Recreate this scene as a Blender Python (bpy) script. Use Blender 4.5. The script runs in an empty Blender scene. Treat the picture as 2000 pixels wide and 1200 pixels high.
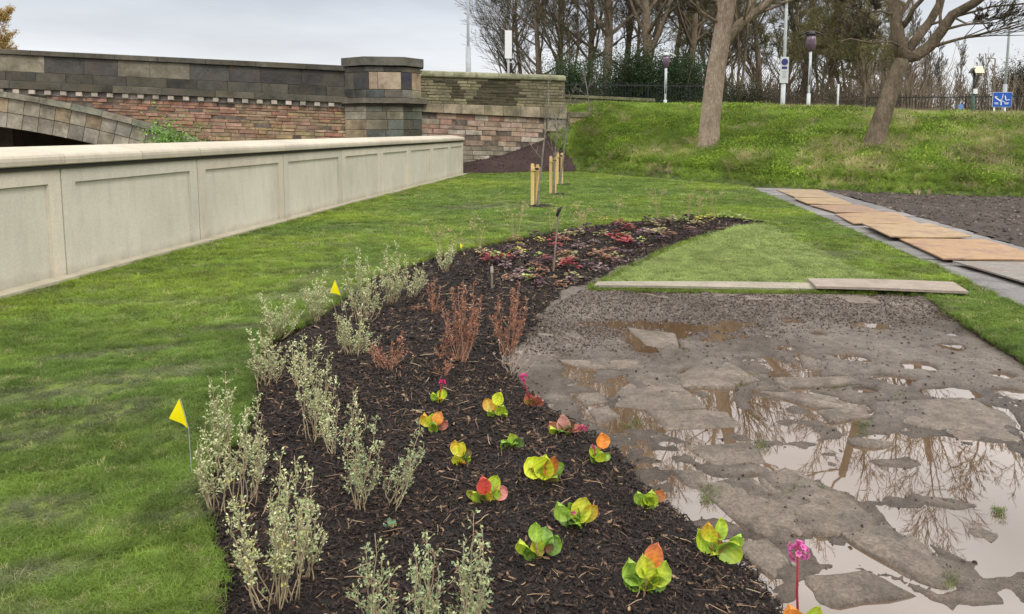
import bpy, bmesh, math, random
import numpy as np
from mathutils import Vector, Matrix, Euler
from mathutils.geometry import tessellate_polygon

R = math.radians
SC = bpy.context.scene
COL = SC.collection
# ------------------------------------------------------------------ camera
FPX, HC, PITCH, PCX, PCY = 1444.0, 1.6, R(6.36), 1000.0, 416.0
cam_d = bpy.data.cameras.new('camera')
cam = bpy.data.objects.new('camera', cam_d); COL.objects.link(cam)
cam.location = (0, 0, HC); cam.rotation_euler = (R(90) - PITCH, 0, 0)
cam_d.sensor_width = 36.0; cam_d.lens = 36.0 * FPX / 2000.0
cam_d.shift_y = -(600 - PCY) / 2000.0
cam_d.clip_start = 0.05; cam_d.clip_end = 4000
SC.camera = cam
# ------------------------------------------------------------------ world: Nishita under a thick overcast
SUN_EL, SUN_AZ = 48.0, 150.0       # degrees; azimuth clockwise from +Y
world = bpy.data.worlds.new("World"); SC.world = world; world.use_nodes = True
wn, wl = world.node_tree.nodes, world.node_tree.links
wn.clear()
w_out = wn.new('ShaderNodeOutputWorld'); w_bg = wn.new('ShaderNodeBackground')
w_sky = wn.new('ShaderNodeTexSky'); w_sky.sky_type = 'NISHITA'; w_sky.sun_disc = False
w_sky.sun_elevation = R(SUN_EL); w_sky.sun_rotation = R(SUN_AZ)
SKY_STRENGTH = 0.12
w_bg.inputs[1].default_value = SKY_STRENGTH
w_tc = wn.new('ShaderNodeTexCoord'); w_sep = wn.new('ShaderNodeSeparateXYZ')
wl.new(w_tc.outputs['Generated'], w_sep.inputs[0])
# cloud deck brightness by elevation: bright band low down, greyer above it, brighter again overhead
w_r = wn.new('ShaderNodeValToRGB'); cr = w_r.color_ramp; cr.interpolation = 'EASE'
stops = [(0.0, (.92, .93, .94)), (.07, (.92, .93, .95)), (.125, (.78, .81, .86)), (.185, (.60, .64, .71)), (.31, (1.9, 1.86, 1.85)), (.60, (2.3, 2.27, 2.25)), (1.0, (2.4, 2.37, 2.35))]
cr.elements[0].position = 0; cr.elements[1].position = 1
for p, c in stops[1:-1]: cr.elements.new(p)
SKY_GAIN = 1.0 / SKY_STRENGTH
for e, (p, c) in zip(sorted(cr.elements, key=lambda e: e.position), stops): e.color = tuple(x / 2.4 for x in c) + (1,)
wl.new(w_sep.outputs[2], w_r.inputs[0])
w_map = wn.new('ShaderNodeMapping'); w_map.inputs['Scale'].default_value = (1.4, 1.4, 6.0)
wl.new(w_tc.outputs['Generated'], w_map.inputs[0])
w_no = wn.new('ShaderNodeTexNoise'); w_no.inputs['Scale'].default_value = 2.2; w_no.inputs['Detail'].default_value = 7
wl.new(w_map.outputs[0], w_no.inputs[0])
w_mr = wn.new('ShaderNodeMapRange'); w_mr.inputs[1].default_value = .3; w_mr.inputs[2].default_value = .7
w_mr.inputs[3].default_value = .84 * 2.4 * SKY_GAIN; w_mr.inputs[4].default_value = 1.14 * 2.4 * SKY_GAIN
wl.new(w_no.outputs[0], w_mr.inputs[0])
w_mul = wn.new('ShaderNodeVectorMath'); w_mul.operation = 'SCALE'
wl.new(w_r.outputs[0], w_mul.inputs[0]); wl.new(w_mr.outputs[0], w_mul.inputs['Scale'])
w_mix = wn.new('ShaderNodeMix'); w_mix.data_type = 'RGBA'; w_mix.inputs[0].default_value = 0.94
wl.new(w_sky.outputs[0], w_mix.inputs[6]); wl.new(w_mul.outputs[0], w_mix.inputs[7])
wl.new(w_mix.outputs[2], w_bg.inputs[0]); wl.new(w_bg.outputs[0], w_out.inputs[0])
# ------------------------------------------------------------------ sun
sun_d = bpy.data.lights.new('sun', 'SUN'); sun_d.energy = 1.5; sun_d.angle = R(10); sun_d.color = (1.0, .95, .87)
sun = bpy.data.objects.new('sun', sun_d); COL.objects.link(sun)
_az, _el = R(SUN_AZ), R(SUN_EL)
_d = Vector((math.sin(_az) * math.cos(_el), math.cos(_az) * math.cos(_el), math.sin(_el)))
sun.rotation_euler = _d.to_track_quat('Z', 'Y').to_euler(); sun.location = (0, -20, 30)
SC.view_settings.view_transform = 'Standard'; SC.view_settings.look = 'None'
SC.view_settings.exposure = 0.0; SC.view_settings.gamma = 1.0; SC.view_settings.use_curve_mapping = False
SC.cycles.max_bounces = 6; SC.cycles.diffuse_bounces = 3; SC.cycles.glossy_bounces = 3; SC.cycles.transparent_max_bounces = 8
SC.cycles.use_denoising = True

# ------------------------------------------------------------------ measuring helpers
_cp, _sp = math.cos(PITCH), math.sin(PITCH)
def ray(px, py):
    a = (px - PCX) / FPX; b = (PCY - py) / FPX
    return Vector((a, _cp + b * _sp, -_sp + b * _cp))
def G(px, py, z=0.0):
    d = ray(px, py); t = (z - HC) / d.z
    return Vector((d.x * t, d.y * t, z))
def A(px, py, Y):
    d = ray(px, py); t = Y / d.y
    return Vector((d.x * t, Y, HC + d.z * t))
def GP(pts, z=0.0): return [(G(x, y, z).x, G(x, y, z).y) for x, y in pts]

# ------------------------------------------------------------------ numpy noise
_rs = np.random.RandomState(7)
_perm = _rs.rand(256, 256)
def vnoise(x, y, s=1.0, seed=0):
    x = np.asarray(x, float) / s + seed * 17.31; y = np.asarray(y, float) / s + seed * 9.17
    xi = np.floor(x).astype(int); yi = np.floor(y).astype(int); fx = x - xi; fy = y - yi
    fx = fx * fx * (3 - 2 * fx); fy = fy * fy * (3 - 2 * fy)
    a = _perm[xi % 256, yi % 256]; b = _perm[(xi + 1) % 256, yi % 256]
    c = _perm[xi % 256, (yi + 1) % 256]; d = _perm[(xi + 1) % 256, (yi + 1) % 256]
    return (a * (1 - fx) + b * fx) * (1 - fy) + (c * (1 - fx) + d * fx) * fy
def fbm(x, y, s=1.0, o=4, seed=0):
    v = 0; w = 0; a = 1.0
    for i in range(o):
        v = v + a * vnoise(x, y, s / 2 ** i, seed + i); w += a; a *= .55
    return v / w
def inpoly(x, y, poly):
    x = np.asarray(x, float); y = np.asarray(y, float); r = np.zeros(x.shape, bool); n = len(poly); j = n - 1
    for i in range(n):
        xi, yi = poly[i]; xj, yj = poly[j]
        if yi != yj:
            c = ((yi > y) != (yj > y)) & (x < (xj - xi) * (y - yi) / (yj - yi) + xi); r ^= c
        j = i
    return r
def sdist(x, y, poly, closed=True):
    """distance to polyline; positive inside when closed"""
    x = np.asarray(x, float); y = np.asarray(y, float); d = np.full(x.shape, 1e9); n = len(poly)
    for i in range(n if closed else n - 1):
        ax, ay = poly[i]; bx, by = poly[(i + 1) % n]; ex, ey = bx - ax, by - ay; L = ex * ex + ey * ey + 1e-12
        t = np.clip(((x - ax) * ex + (y - ay) * ey) / L, 0, 1)
        d = np.minimum(d, np.hypot(x - ax - t * ex, y - ay - t * ey))
    if closed: d = np.where(inpoly(x, y, poly), d, -d)
    return d
def sstep(a, b, x):
    t = np.clip((x - a) / (b - a), 0, 1); return t * t * (3 - 2 * t)

# ------------------------------------------------------------------ mesh helpers
def mkmesh(name, V, Q=None, T=None, tint=None, smooth=False):
    V = np.asarray(V, np.float32).reshape(-1, 3)
    Q = np.zeros((0, 4), np.int32) if Q is None or len(Q) == 0 else np.asarray(Q, np.int32).reshape(-1, 4)
    T = np.zeros((0, 3), np.int32) if T is None or len(T) == 0 else np.asarray(T, np.int32).reshape(-1, 3)
    me = bpy.data.meshes.new(name); me.vertices.add(len(V)); me.vertices.foreach_set('co', V.ravel())
    me.loops.add(Q.size + T.size); me.loops.foreach_set('vertex_index', np.concatenate([Q.ravel(), T.ravel()]))
    me.polygons.add(len(Q) + len(T))
    ls = np.concatenate([np.arange(len(Q)) * 4, Q.size + np.arange(len(T)) * 3]).astype(np.int32)
    me.polygons.foreach_set('loop_start', ls)
    me.polygons.foreach_set('use_smooth', np.full(len(ls), bool(smooth)))
    me.update(calc_edges=True)
    if tint is not None:
        t = np.ones((len(V), 4), np.float32); t[:, :3] = np.asarray(tint, np.float32).reshape(-1, 3)
        at = me.attributes.new('tint', 'FLOAT_COLOR', 'POINT'); at.data.foreach_set('color', t.ravel())
    return me
class MB:
    """collects boxes, tubes, leaves into one mesh"""
    def __init__(s): s.v = []; s.q = []; s.t = []; s.c = []; s.n = 0; s.col = (1, 1, 1)
    def add(s, V, Q=(), T=(), col=None):
        V = np.asarray(V, float).reshape(-1, 3); s.v.append(V)
        if len(Q): s.q.append(np.asarray(Q, int).reshape(-1, 4) + s.n)
        if len(T): s.t.append(np.asarray(T, int).reshape(-1, 3) + s.n)
        c = np.asarray(s.col if col is None else col, float)
        s.c.append(np.broadcast_to(c, (len(V), 3))); s.n += len(V)
    def box(s, c, h, M=None, col=None):
        V = np.array([[i, j, k] for k in (-1, 1) for j in (-1, 1) for i in (-1, 1)], float) * np.array(h)
        if M is not None: V = V @ np.array(M.to_3x3()).T
        s.add(V + np.array(c), [(0, 2, 3, 1), (4, 5, 7, 6), (0, 1, 5, 4), (2, 6, 7, 3), (0, 4, 6, 2), (1, 3, 7, 5)], col=col)
    def tube(s, P, r, k=6, col=None, cap=True):
        P = np.asarray(P, float); n = len(P); r = np.broadcast_to(np.asarray(r, float), (n,))
        D = np.gradient(P, axis=0); D /= np.linalg.norm(D, axis=1)[:, None] + 1e-9
        m = D.mean(0); up = np.array([0, 0, 1.]) if abs(m[2]) < .8 * np.linalg.norm(m) else np.array([1., 0, 0])
        Aa = np.cross(D, up); Aa /= np.linalg.norm(Aa, axis=1)[:, None] + 1e-9; Bb = np.cross(D, Aa)
        th = np.arange(k) / k * 2 * np.pi
        V = P[:, None] + r[:, None, None] * (np.cos(th)[None, :, None] * Aa[:, None] + np.sin(th)[None, :, None] * Bb[:, None])
        i = np.arange(n - 1)[:, None] * k; j = np.arange(k)[None]; j2 = (j + 1) % k
        Q = np.stack([i + j, i + j2, i + k + j2, i + k + j], -1).reshape(-1, 4)
        T = []
        V = V.reshape(-1, 3)
        if cap and k > 3:
            V = np.vstack([V, P[0:1], P[-1:]]); a, b = n * k, n * k + 1
            T = [(a, (q + 1) % k, q) for q in range(k)] + [(b, (n - 1) * k + q, (n - 1) * k + (q + 1) % k) for q in range(k)]
        if col is not None and np.ndim(col) == 2: col = np.vstack([np.repeat(col, k, 0)] + ([col[:1], col[-1:]] if len(T) else []))
        s.add(V, Q, T, col)
    def lathe(s, prof, c=(0, 0, 0), k=16, col=None):
        th = np.arange(k) / k * 2 * np.pi; P = np.array(prof, float); n = len(P)
        V = np.stack([P[:, 0:1] * np.cos(th), P[:, 0:1] * np.sin(th), np.repeat(P[:, 1:2], k, 1)], -1).reshape(-1, 3) + np.array(c)
        i = np.arange(n - 1)[:, None] * k; j = np.arange(k)[None]; j2 = (j + 1) % k
        s.add(V, np.stack([i + j, i + j2, i + k + j2, i + k + j], -1).reshape(-1, 4), col=col)
    def mesh(s, name, smooth=False):
        if not s.v: s.add([(0, 0, 0), (0, 0, .001), (0, .001, 0)], T=[(0, 1, 2)])
        return mkmesh(name, np.vstack(s.v), np.vstack(s.q) if s.q else None, np.vstack(s.t) if s.t else None, np.vstack(s.c), smooth)
def link(name, data, mat=None, parent=None, kind=None, color=None, loc=None):
    o = bpy.data.objects.new(name, data); COL.objects.link(o)
    if parent is not None: o.parent = parent
    if mat is not None and data is not None and len(data.materials) == 0: data.materials.append(mat)
    if kind: o['kind'] = kind
    if color is not None: o.color = tuple(color) + (1,)
    if loc is not None: o.location = loc
    return o
def thing(name, label, cat, loc=(0, 0, 0), rz=0, group=None, data=None, mat=None):
    o = link(name, data, mat); o.location = loc; o.rotation_euler = (0, 0, rz)
    o['label'] = label; o['category'] = cat
    if group: o['group'] = group
    return o
def copy_tree(o, parent=None):
    c = o.copy(); COL.objects.link(c); c.parent = parent
    for ch in o.children: copy_tree(ch, c)
    return c

# ------------------------------------------------------------------ materials
class NT:
    def __init__(s, name, rough=.8, spec=.5):
        s.m = bpy.data.materials.new(name); s.m.use_nodes = True; s.n = s.m.node_tree.nodes; s.l = s.m.node_tree.links
        s.b = s.n['Principled BSDF']; s.b.inputs['Roughness'].default_value = rough; s.b.inputs['Specular IOR Level'].default_value = spec
        s.tc = s.n.new('ShaderNodeTexCoord'); s.co = s.tc.outputs['Object']
    def noise(s, scale, detail=4, rough=.55, co=None, sc=None):
        n = s.n.new('ShaderNodeTexNoise'); n.inputs['Scale'].default_value = scale; n.inputs['Detail'].default_value = detail
        n.inputs['Roughness'].default_value = rough
        src = co or s.co
        if sc:
            m = s.n.new('ShaderNodeMapping'); m.inputs['Scale'].default_value = sc; s.l.new(src, m.inputs[0]); src = m.outputs[0]
        s.l.new(src, n.inputs[0]); return n.outputs[0]
    def ramp(s, f, stops):
        r = s.n.new('ShaderNodeValToRGB'); e = r.color_ramp.elements
        e[0].position = stops[0][0]; e[1].position = stops[-1][0]
        for p, c in stops[1:-1]: e.new(p)
        for a, (p, c) in zip(sorted(e, key=lambda q: q.position), stops):
            a.color = (tuple(c) if hasattr(c, '__len__') else (c, c, c)) + (1,)
        s.l.new(f, r.inputs[0]); return r.outputs[0]
    def mix(s, f, a, b, mode='MIX'):
        m = s.n.new('ShaderNodeMix'); m.data_type = 'RGBA'; m.blend_type = mode
        for i, v in ((0, f), (6, a), (7, b)):
            if hasattr(v, 'is_linked') or hasattr(v, 'links'): s.l.new(v, m.inputs[i])
            elif i == 0: m.inputs[0].default_value = v
            else: m.inputs[i].default_value = tuple(v) + (1,)
        return m.outputs[2]
    def attr(s, name='tint', inst=False):
        a = s.n.new('ShaderNodeAttribute'); a.attribute_name = name
        if inst: a.attribute_type = 'INSTANCER'
        return a.outputs['Color']
    def objcol(s): return s.n.new('ShaderNodeObjectInfo').outputs['Color']
    def color(s, c):
        if hasattr(c, '__len__'): s.b.inputs['Base Color'].default_value = tuple(c) + (1,)
        else: s.l.new(c, s.b.inputs['Base Color'])
        return s
    def bump(s, h, strength=.3, dist=.02):
        b = s.n.new('ShaderNodeBump'); b.inputs['Strength'].default_value = strength; b.inputs['Distance'].default_value = dist
        s.l.new(h, b.inputs['Height']); s.l.new(b.outputs[0], s.b.inputs['Normal']); return s
    def rough(s, v): s.l.new(v, s.b.inputs['Roughness']); return s
    def translucent(s, f, c):
        t = s.n.new('ShaderNodeBsdfTranslucent'); mx = s.n.new('ShaderNodeMixShader'); mx.inputs[0].default_value = f
        s.l.new(c, t.inputs[0]); s.l.new(s.b.outputs[0], mx.inputs[1]); s.l.new(t.outputs[0], mx.inputs[2])
        s.l.new(mx.outputs[0], s.n['Material Output'].inputs[0]); return s

def simple(name, c, rough=.7, spec=.4, ns=None, amt=.25, bump=0):
    t = NT(name, rough, spec)
    if ns:
        n = t.noise(ns, 5); k = t.ramp(n, [(.3, tuple(x * (1 - amt) for x in c)), (.7, tuple(min(1, x * (1 + amt)) for x in c))]); t.color(k)
        if bump: t.bump(n, bump, .01)
    else: t.color(c)
    return t.m
def tinted(name, rough=.7, spec=.3, inst=False, transl=0, ns=None):
    t = NT(name, rough, spec); a = t.attr('tint', inst)
    if ns:
        n = t.noise(ns, 3); a = t.mix(1.0, a, t.ramp(n, [(.3, .7), (.7, 1.25)]), 'MULTIPLY')
    t.color(a)
    if transl: t.translucent(transl, a)
    return t.m
def masonry_mat(name, ns=3.0, lo=.55, hi=1.35, bump=.6, stain=None):
    t = NT(name, .9, .2)
    oi = t.n.new('ShaderNodeObjectInfo')
    add = t.n.new('ShaderNodeVectorMath'); add.operation = 'ADD'
    t.l.new(t.tc.outputs['Object'], add.inputs[0])
    cmb = t.n.new('ShaderNodeVectorMath'); cmb.operation = 'SCALE'; cmb.inputs[0].default_value = (37, 11, 23); t.l.new(oi.outputs['Random'], cmb.inputs['Scale'])
    t.l.new(cmb.outputs[0], add.inputs[1])
    n1 = t.noise(ns, 6, .65, co=add.outputs[0]); n2 = t.noise(ns * 9, 4, .7, co=add.outputs[0])
    c = t.mix(1.0, oi.outputs['Color'], t.ramp(n1, [(.28, lo), (.5, 1.0), (.74, hi)]), 'MULTIPLY')
    c = t.mix(1.0, c, t.ramp(n2, [(.3, .78), (.7, 1.15)]), 'MULTIPLY')
    if stain:
        n3 = t.noise(ns * .7, 5, .7, co=add.outputs[0]); c = t.mix(t.ramp(n3, [(.5, 0), (.68, .8)]), c, stain)
    t.color(c); t.bump(n2, bump, .02); return t.m

def scatter(name, label, pts, rot, scl, tint, idx, protos, kind='stuff', parent=None):
    """one object; geometry nodes put a copy of a proto mesh at every point"""
    n = len(pts); me = bpy.data.meshes.new(name); me.vertices.add(n); me.vertices.foreach_set('co', np.asarray(pts, np.float32).ravel())
    def at(nm, ty, dom, arr, key):
        a = me.attributes.new(nm, ty, dom); a.data.foreach_set(key, arr)
    at('rot', 'FLOAT_VECTOR', 'POINT', np.asarray(rot, np.float32).ravel(), 'vector')
    at('scl', 'FLOAT_VECTOR', 'POINT', np.asarray(scl, np.float32).ravel(), 'vector')
    t4 = np.ones((n, 4), np.float32); t4[:, :3] = tint
    at('tint', 'FLOAT_COLOR', 'POINT', t4.ravel(), 'color')
    at('idx', 'INT', 'POINT', np.asarray(idx, np.int32), 'value')
    o = link(name, me, None, parent, kind)
    if label: o['label'] = label
    pc = bpy.data.collections.new(name + '_pieces')
    for i, (m, mat) in enumerate(protos):
        p = bpy.data.objects.new('piece_%02d' % i, m)
        if len(m.materials) == 0: m.materials.append(mat)
        pc.objects.link(p)
    ng = bpy.data.node_groups.new(name + '_nodes', 'GeometryNodeTree')
    ng.interface.new_socket('Geometry', in_out='INPUT', socket_type='NodeSocketGeometry')
    ng.interface.new_socket('Geometry', in_out='OUTPUT', socket_type='NodeSocketGeometry')
    N, L = ng.nodes, ng.links
    gi = N.new('NodeGroupInput'); go = N.new('NodeGroupOutput'); iop = N.new('GeometryNodeInstanceOnPoints')
    ci = N.new('GeometryNodeCollectionInfo'); ci.inputs['Collection'].default_value = pc; ci.inputs['Separate Children'].default_value = True
    ci.inputs['Reset Children'].default_value = True
    def na(nm, ty):
        a = N.new('GeometryNodeInputNamedAttribute'); a.data_type = ty; a.inputs[0].default_value = nm; return a.outputs[0]
    L.new(gi.outputs[0], iop.inputs['Points']); L.new(ci.outputs[0], iop.inputs['Instance'])
    iop.inputs['Pick Instance'].default_value = True
    L.new(na('idx', 'INT'), iop.inputs['Instance Index'])
    L.new(na('rot', 'FLOAT_VECTOR'), iop.inputs['Rotation']); L.new(na('scl', 'FLOAT_VECTOR'), iop.inputs['Scale'])
    L.new(iop.outputs[0], go.inputs[0])
    md = o.modifiers.new('scatter', 'NODES'); md.node_group = ng
    return o
# ================================================================== PLAN OUTLINES (metres, on the ground)
rng = np.random.RandomState(11)
# flood wall line (front face), from far behind the camera to the abutment
WALL = [(-6.3, -2.0), (-5.95, .42), (-5.6, 2.95), (-5.25, 5.45), (-4.87, 7.97), (-4.49, 10.55), (-4.08, 13.2), (-3.68, 16.0), (-3.27, 18.4), (-2.88, 20.7), (-2.48, 22.9), (-2.12, 25.15), (-1.80, 27.25)]
BED_L = GP([(410, 1500), (414, 1200), (433, 1117), (404, 1025), (383, 958), (410, 900), (458, 867), (486, 800), (490, 754), (486, 710), (510, 672), (600, 628), (660, 585), (730, 540), (830, 508), (900, 488), (1000, 468), (1100, 450), (1200, 437), (1300, 428), (1420, 423), (1505, 434)])
BED_R = GP([(1420, 447), (1385, 460), (1290, 495), (1215, 530), (1155, 562), (1100, 585), (1062, 612), (1042, 655), (1000, 690), (1012, 735), (1070, 785), (1150, 822), (1195, 860), (1240, 915), (1295, 965), (1370, 1015), (1440, 1060), (1500, 1130), (1540, 1200), (1700, 1500)])
BED = BED_L + BED_R
MUD_TOP = GP([(1155, 566), (1300, 571), (1500, 573), (1690, 572), (1810, 576), (1880, 625), (1935, 662), (2000, 700), (2120, 790), (2500, 1000)])
PATH_L = [(4.28, 3.0), (4.55, 5.6), (4.68, 7.0), (5.05, 8.95), (5.55, 12.2), (6.1, 16.2), (6.68, 20.6)]
BASE = [(-4.0, 27.5), (-1.8, 27.5), (2.65, 28.4), (5.05, 24.3), (7.0, 21.0), (9.1, 18.9), (12.0, 17.5), (20, 16.0), (40, 13.0)]
LAWN = list(WALL) + [(2.6, 28.35), (5.0, 24.4), (6.68, 21.3)] + PATH_L[::-1] + [(4.2, 1.0), (3.6, .8)] + MUD_TOP[::-1] + [BED_R[4]] + BED_R[:4][::-1] + BED_L[::-1] + [(-1.0, -2.0)]

# ------------------------------------------------------------------ materials of the setting
def mat_mud():
    t = NT('wet_mud', .45, .5)
    geo = t.n.new('ShaderNodeNewGeometry').outputs['Position']
    n1 = t.noise(.9, 6, .65, co=geo); n2 = t.noise(14, 6, .75, co=geo); n3 = t.noise(70, 3, .7, co=geo)
    c = t.ramp(n1, [(.30, (.070, .050, .036)), (.5, (.130, .101, .077)), (.7, (.200, .165, .132))])
    c = t.mix(1.0, c, t.ramp(n2, [(.3, .45), (.5, 1.0), (.72, 1.45)]), 'MULTIPLY')
    c = t.mix(1.0, c, t.ramp(n3, [(.3, .7), (.7, 1.25)]), 'MULTIPLY')
    sp = t.n.new('ShaderNodeSeparateXYZ'); t.l.new(geo, sp.inputs[0]); mr = t.n.new('ShaderNodeMapRange'); mr.inputs[1].default_value = -.054; mr.inputs[2].default_value = -.034; mr.inputs[3].default_value = 1; mr.inputs[4].default_value = 0
    t.l.new(sp.outputs[2], mr.inputs[0]); c = t.mix(mr.outputs[0], c, t.mix(1.0, c, (.50, .44, .38), 'MULTIPLY'))   # soaked margins of the puddles
    t.color(c); t.rough(t.ramp(n1, [(.35, .22), (.65, .75)]))
    m = t.n.new('ShaderNodeMath'); m.operation = 'ADD'; t.l.new(n2, m.inputs[0]); t.l.new(n3, m.inputs[1])
    t.bump(m.outputs[0], .9, .03); return t.m
M_MUD = mat_mud()
def mat_slab():
    t = NT('muddy_stone', .55, .45)
    geo = t.n.new('ShaderNodeNewGeometry').outputs['Position']
    n1 = t.noise(2.2, 6, .7, co=geo); n2 = t.noise(24, 6, .8, co=geo); n3 = t.noise(5, 3, .6, co=geo)
    c = t.ramp(n1, [(.28, (.105, .080, .058)), (.5, (.172, .136, .104)), (.72, (.235, .195, .155))])
    c = t.mix(t.ramp(n3, [(.48, 0), (.62, .8)]), c, (.105, .08, .06))
    c = t.mix(1.0, c, t.ramp(n2, [(.3, .5), (.52, 1.0), (.72, 1.3)]), 'MULTIPLY')
    n4 = t.noise(75, 3, .7, co=geo); c = t.mix(1.0, c, t.ramp(n4, [(.35, .65), (.6, 1.15)]), 'MULTIPLY')
    t.color(c); t.rough(t.ramp(n1, [(.35, .35), (.65, .8)])); t.bump(n2, .9, .02); return t.m
M_SLAB = mat_slab()
def mat_soil(name, a, b, c3, bs=.8):
    t = NT(name, .85, .25)
    geo = t.n.new('ShaderNodeNewGeometry').outputs['Position']
    n1 = t.noise(1.1, 6, .7, co=geo); n2 = t.noise(22, 6, .8, co=geo)
    c = t.ramp(n1, [(.3, a), (.5, b), (.7, c3)])
    c = t.mix(1.0, c, t.ramp(n2, [(.3, .5), (.5, 1.0), (.72, 1.5)]), 'MULTIPLY')
    t.color(c); t.bump(n2, bs, .03); return t.m
M_SOIL = mat_soil('dark_topsoil', (.035, .025, .020), (.055, .041, .034), (.085, .066, .056))
M_MOUND = mat_soil('mound_soil', (.03, .018, .016), (.045, .028, .025), (.065, .042, .038))
M_MULCH = mat_soil('mulch_base', (.010, .008, .007), (.018, .013, .011), (.034, .024, .02))
M_TURF = mat_soil('turf_ground', (.07, .10, .016), (.10, .14, .022), (.13, .17, .03), .5)
M_BANK = mat_soil('bank_earth', (.04, .055, .012), (.06, .085, .018), (.09, .11, .03), .5)
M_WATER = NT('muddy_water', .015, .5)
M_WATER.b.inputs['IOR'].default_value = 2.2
_g = M_WATER.n.new('ShaderNodeNewGeometry').outputs['Position']
M_WATER.color(M_WATER.ramp(M_WATER.noise(1.2, 4, co=_g), [(.35, (.075, .045, .024)), (.65, (.12, .08, .05))]))
M_WATER.bump(M_WATER.noise(7, 2, co=_g), .012, .01); M_WATER = M_WATER.m
M_TURFSIDE = simple('turf_edge_earth', (.045, .03, .02), .95, .1, 30, .4, .6)

def grid(xs, ys, zf):
    X, Y = np.meshgrid(xs, ys); Z = zf(X, Y); nx, ny = len(xs), len(ys)
    i = np.arange(ny - 1)[:, None] * nx; j = np.arange(nx - 1)[None]
    return np.stack([X, Y, Z], -1).reshape(-1, 3), np.stack([i + j, i + j + 1, i + nx + j + 1, i + nx + j], -1).reshape(-1, 4)

# ------------------------------------------------------------------ big ground sheet, out to the horizon
def far_z(X, Y):
    return np.full(X.shape, -.30)
V, Q = grid(np.array([-5.4, 0, 8, 40, 200, 1500]), np.array([-600, -60, -3, 30, 200, 2500]), far_z)
link('ground', mkmesh('ground', V, Q), M_SOIL, kind='structure')
# river bank and river on the far side of the flood wall
V, Q = grid(np.array([-700, -200, -30, -14, -9.5, -7.5, -5.3]), np.array([-600, -60, 10, 60, 800]), lambda X, Y: np.interp(X, [-700, -14, -9.5, -7.5, -5.3], [-3.6, -3.4, -1.4, -.5, -.32]))
link('river_bank', mkmesh('river_bank', V, Q, smooth=True), M_BANK, kind='structure')
V, Q = grid(np.array([-700, -10.5]), np.array([-600, 800]), lambda X, Y: np.full(X.shape, -2.2))
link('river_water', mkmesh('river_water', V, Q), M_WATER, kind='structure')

# ------------------------------------------------------------------ muddy ground with stones and puddles
WATER_Z = -.052
POOLS = [GP(p, WATER_Z) for p in [
    [(1475, 880), (1600, 852), (1640, 872), (1705, 872), (1760, 826), (1850, 850), (1960, 868), (2100, 960), (2150, 1130), (2020, 1120), (1930, 1130), (1870, 1110), (1855, 1082), (1760, 1040), (1722, 1000), (1620, 962), (1530, 915)],
    [(1180, 800), (1240, 785), (1365, 770), (1440, 800), (1450, 850), (1400, 880), (1300, 872), (1210, 862)],
    [(1345, 742), (1425, 735), (1450, 760), (1440, 800), (1380, 780)],
    [(1425, 700), (1500, 700), (1570, 718), (1610, 735), (1540, 742), (1485, 740)],
    [(1455, 758), (1530, 752), (1620, 770), (1660, 800), (1600, 842), (1500, 850), (1470, 810)],
    [(1560, 1050), (1640, 1060), (1720, 1085), (1770, 1130), (1680, 1105), (1600, 1100)],
    [(1095, 712), (1130, 702), (1180, 728), (1150, 758), (1100, 755)],
    [(1210, 660), (1275, 652), (1300, 690), (1250, 705)], [(1200, 722), (1240, 726), (1215, 772), (1165, 785), (1160, 760)],
    [(1190, 835), (1330, 850), (1330, 890), (1230, 900)],
    [(1570, 1185), (1640, 1190), (1700, 1200), (1860, 1180), (1990, 1185), (2050, 1300), (1600, 1350), (1590, 1240)],
    [(1395, 900), (1440, 905), (1430, 925), (1400, 922)], [(1480, 900), (1500, 905), (1520, 930), (1490, 915)],
    [(1600, 850), (1660, 840), (1650, 812), (1690, 800), (1720, 815), (1640, 800)]]]
DOTS = [(1540, 628, 30), (1700, 638, 32), (1860, 680, 30), (1668, 700, 34), (1862, 656, 20), (1785, 715, 38), (1750, 745, 44), (1880, 770, 45), (1530, 680, 22), (1990, 770, 40), (1960, 735, 26), (1600, 655, 16), (1905, 640, 14), (1950, 810, 40), (1830, 770, 28), (1400, 655, 16), (1630, 745, 26), (1690, 765, 24), (1980, 690, 22)]
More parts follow.
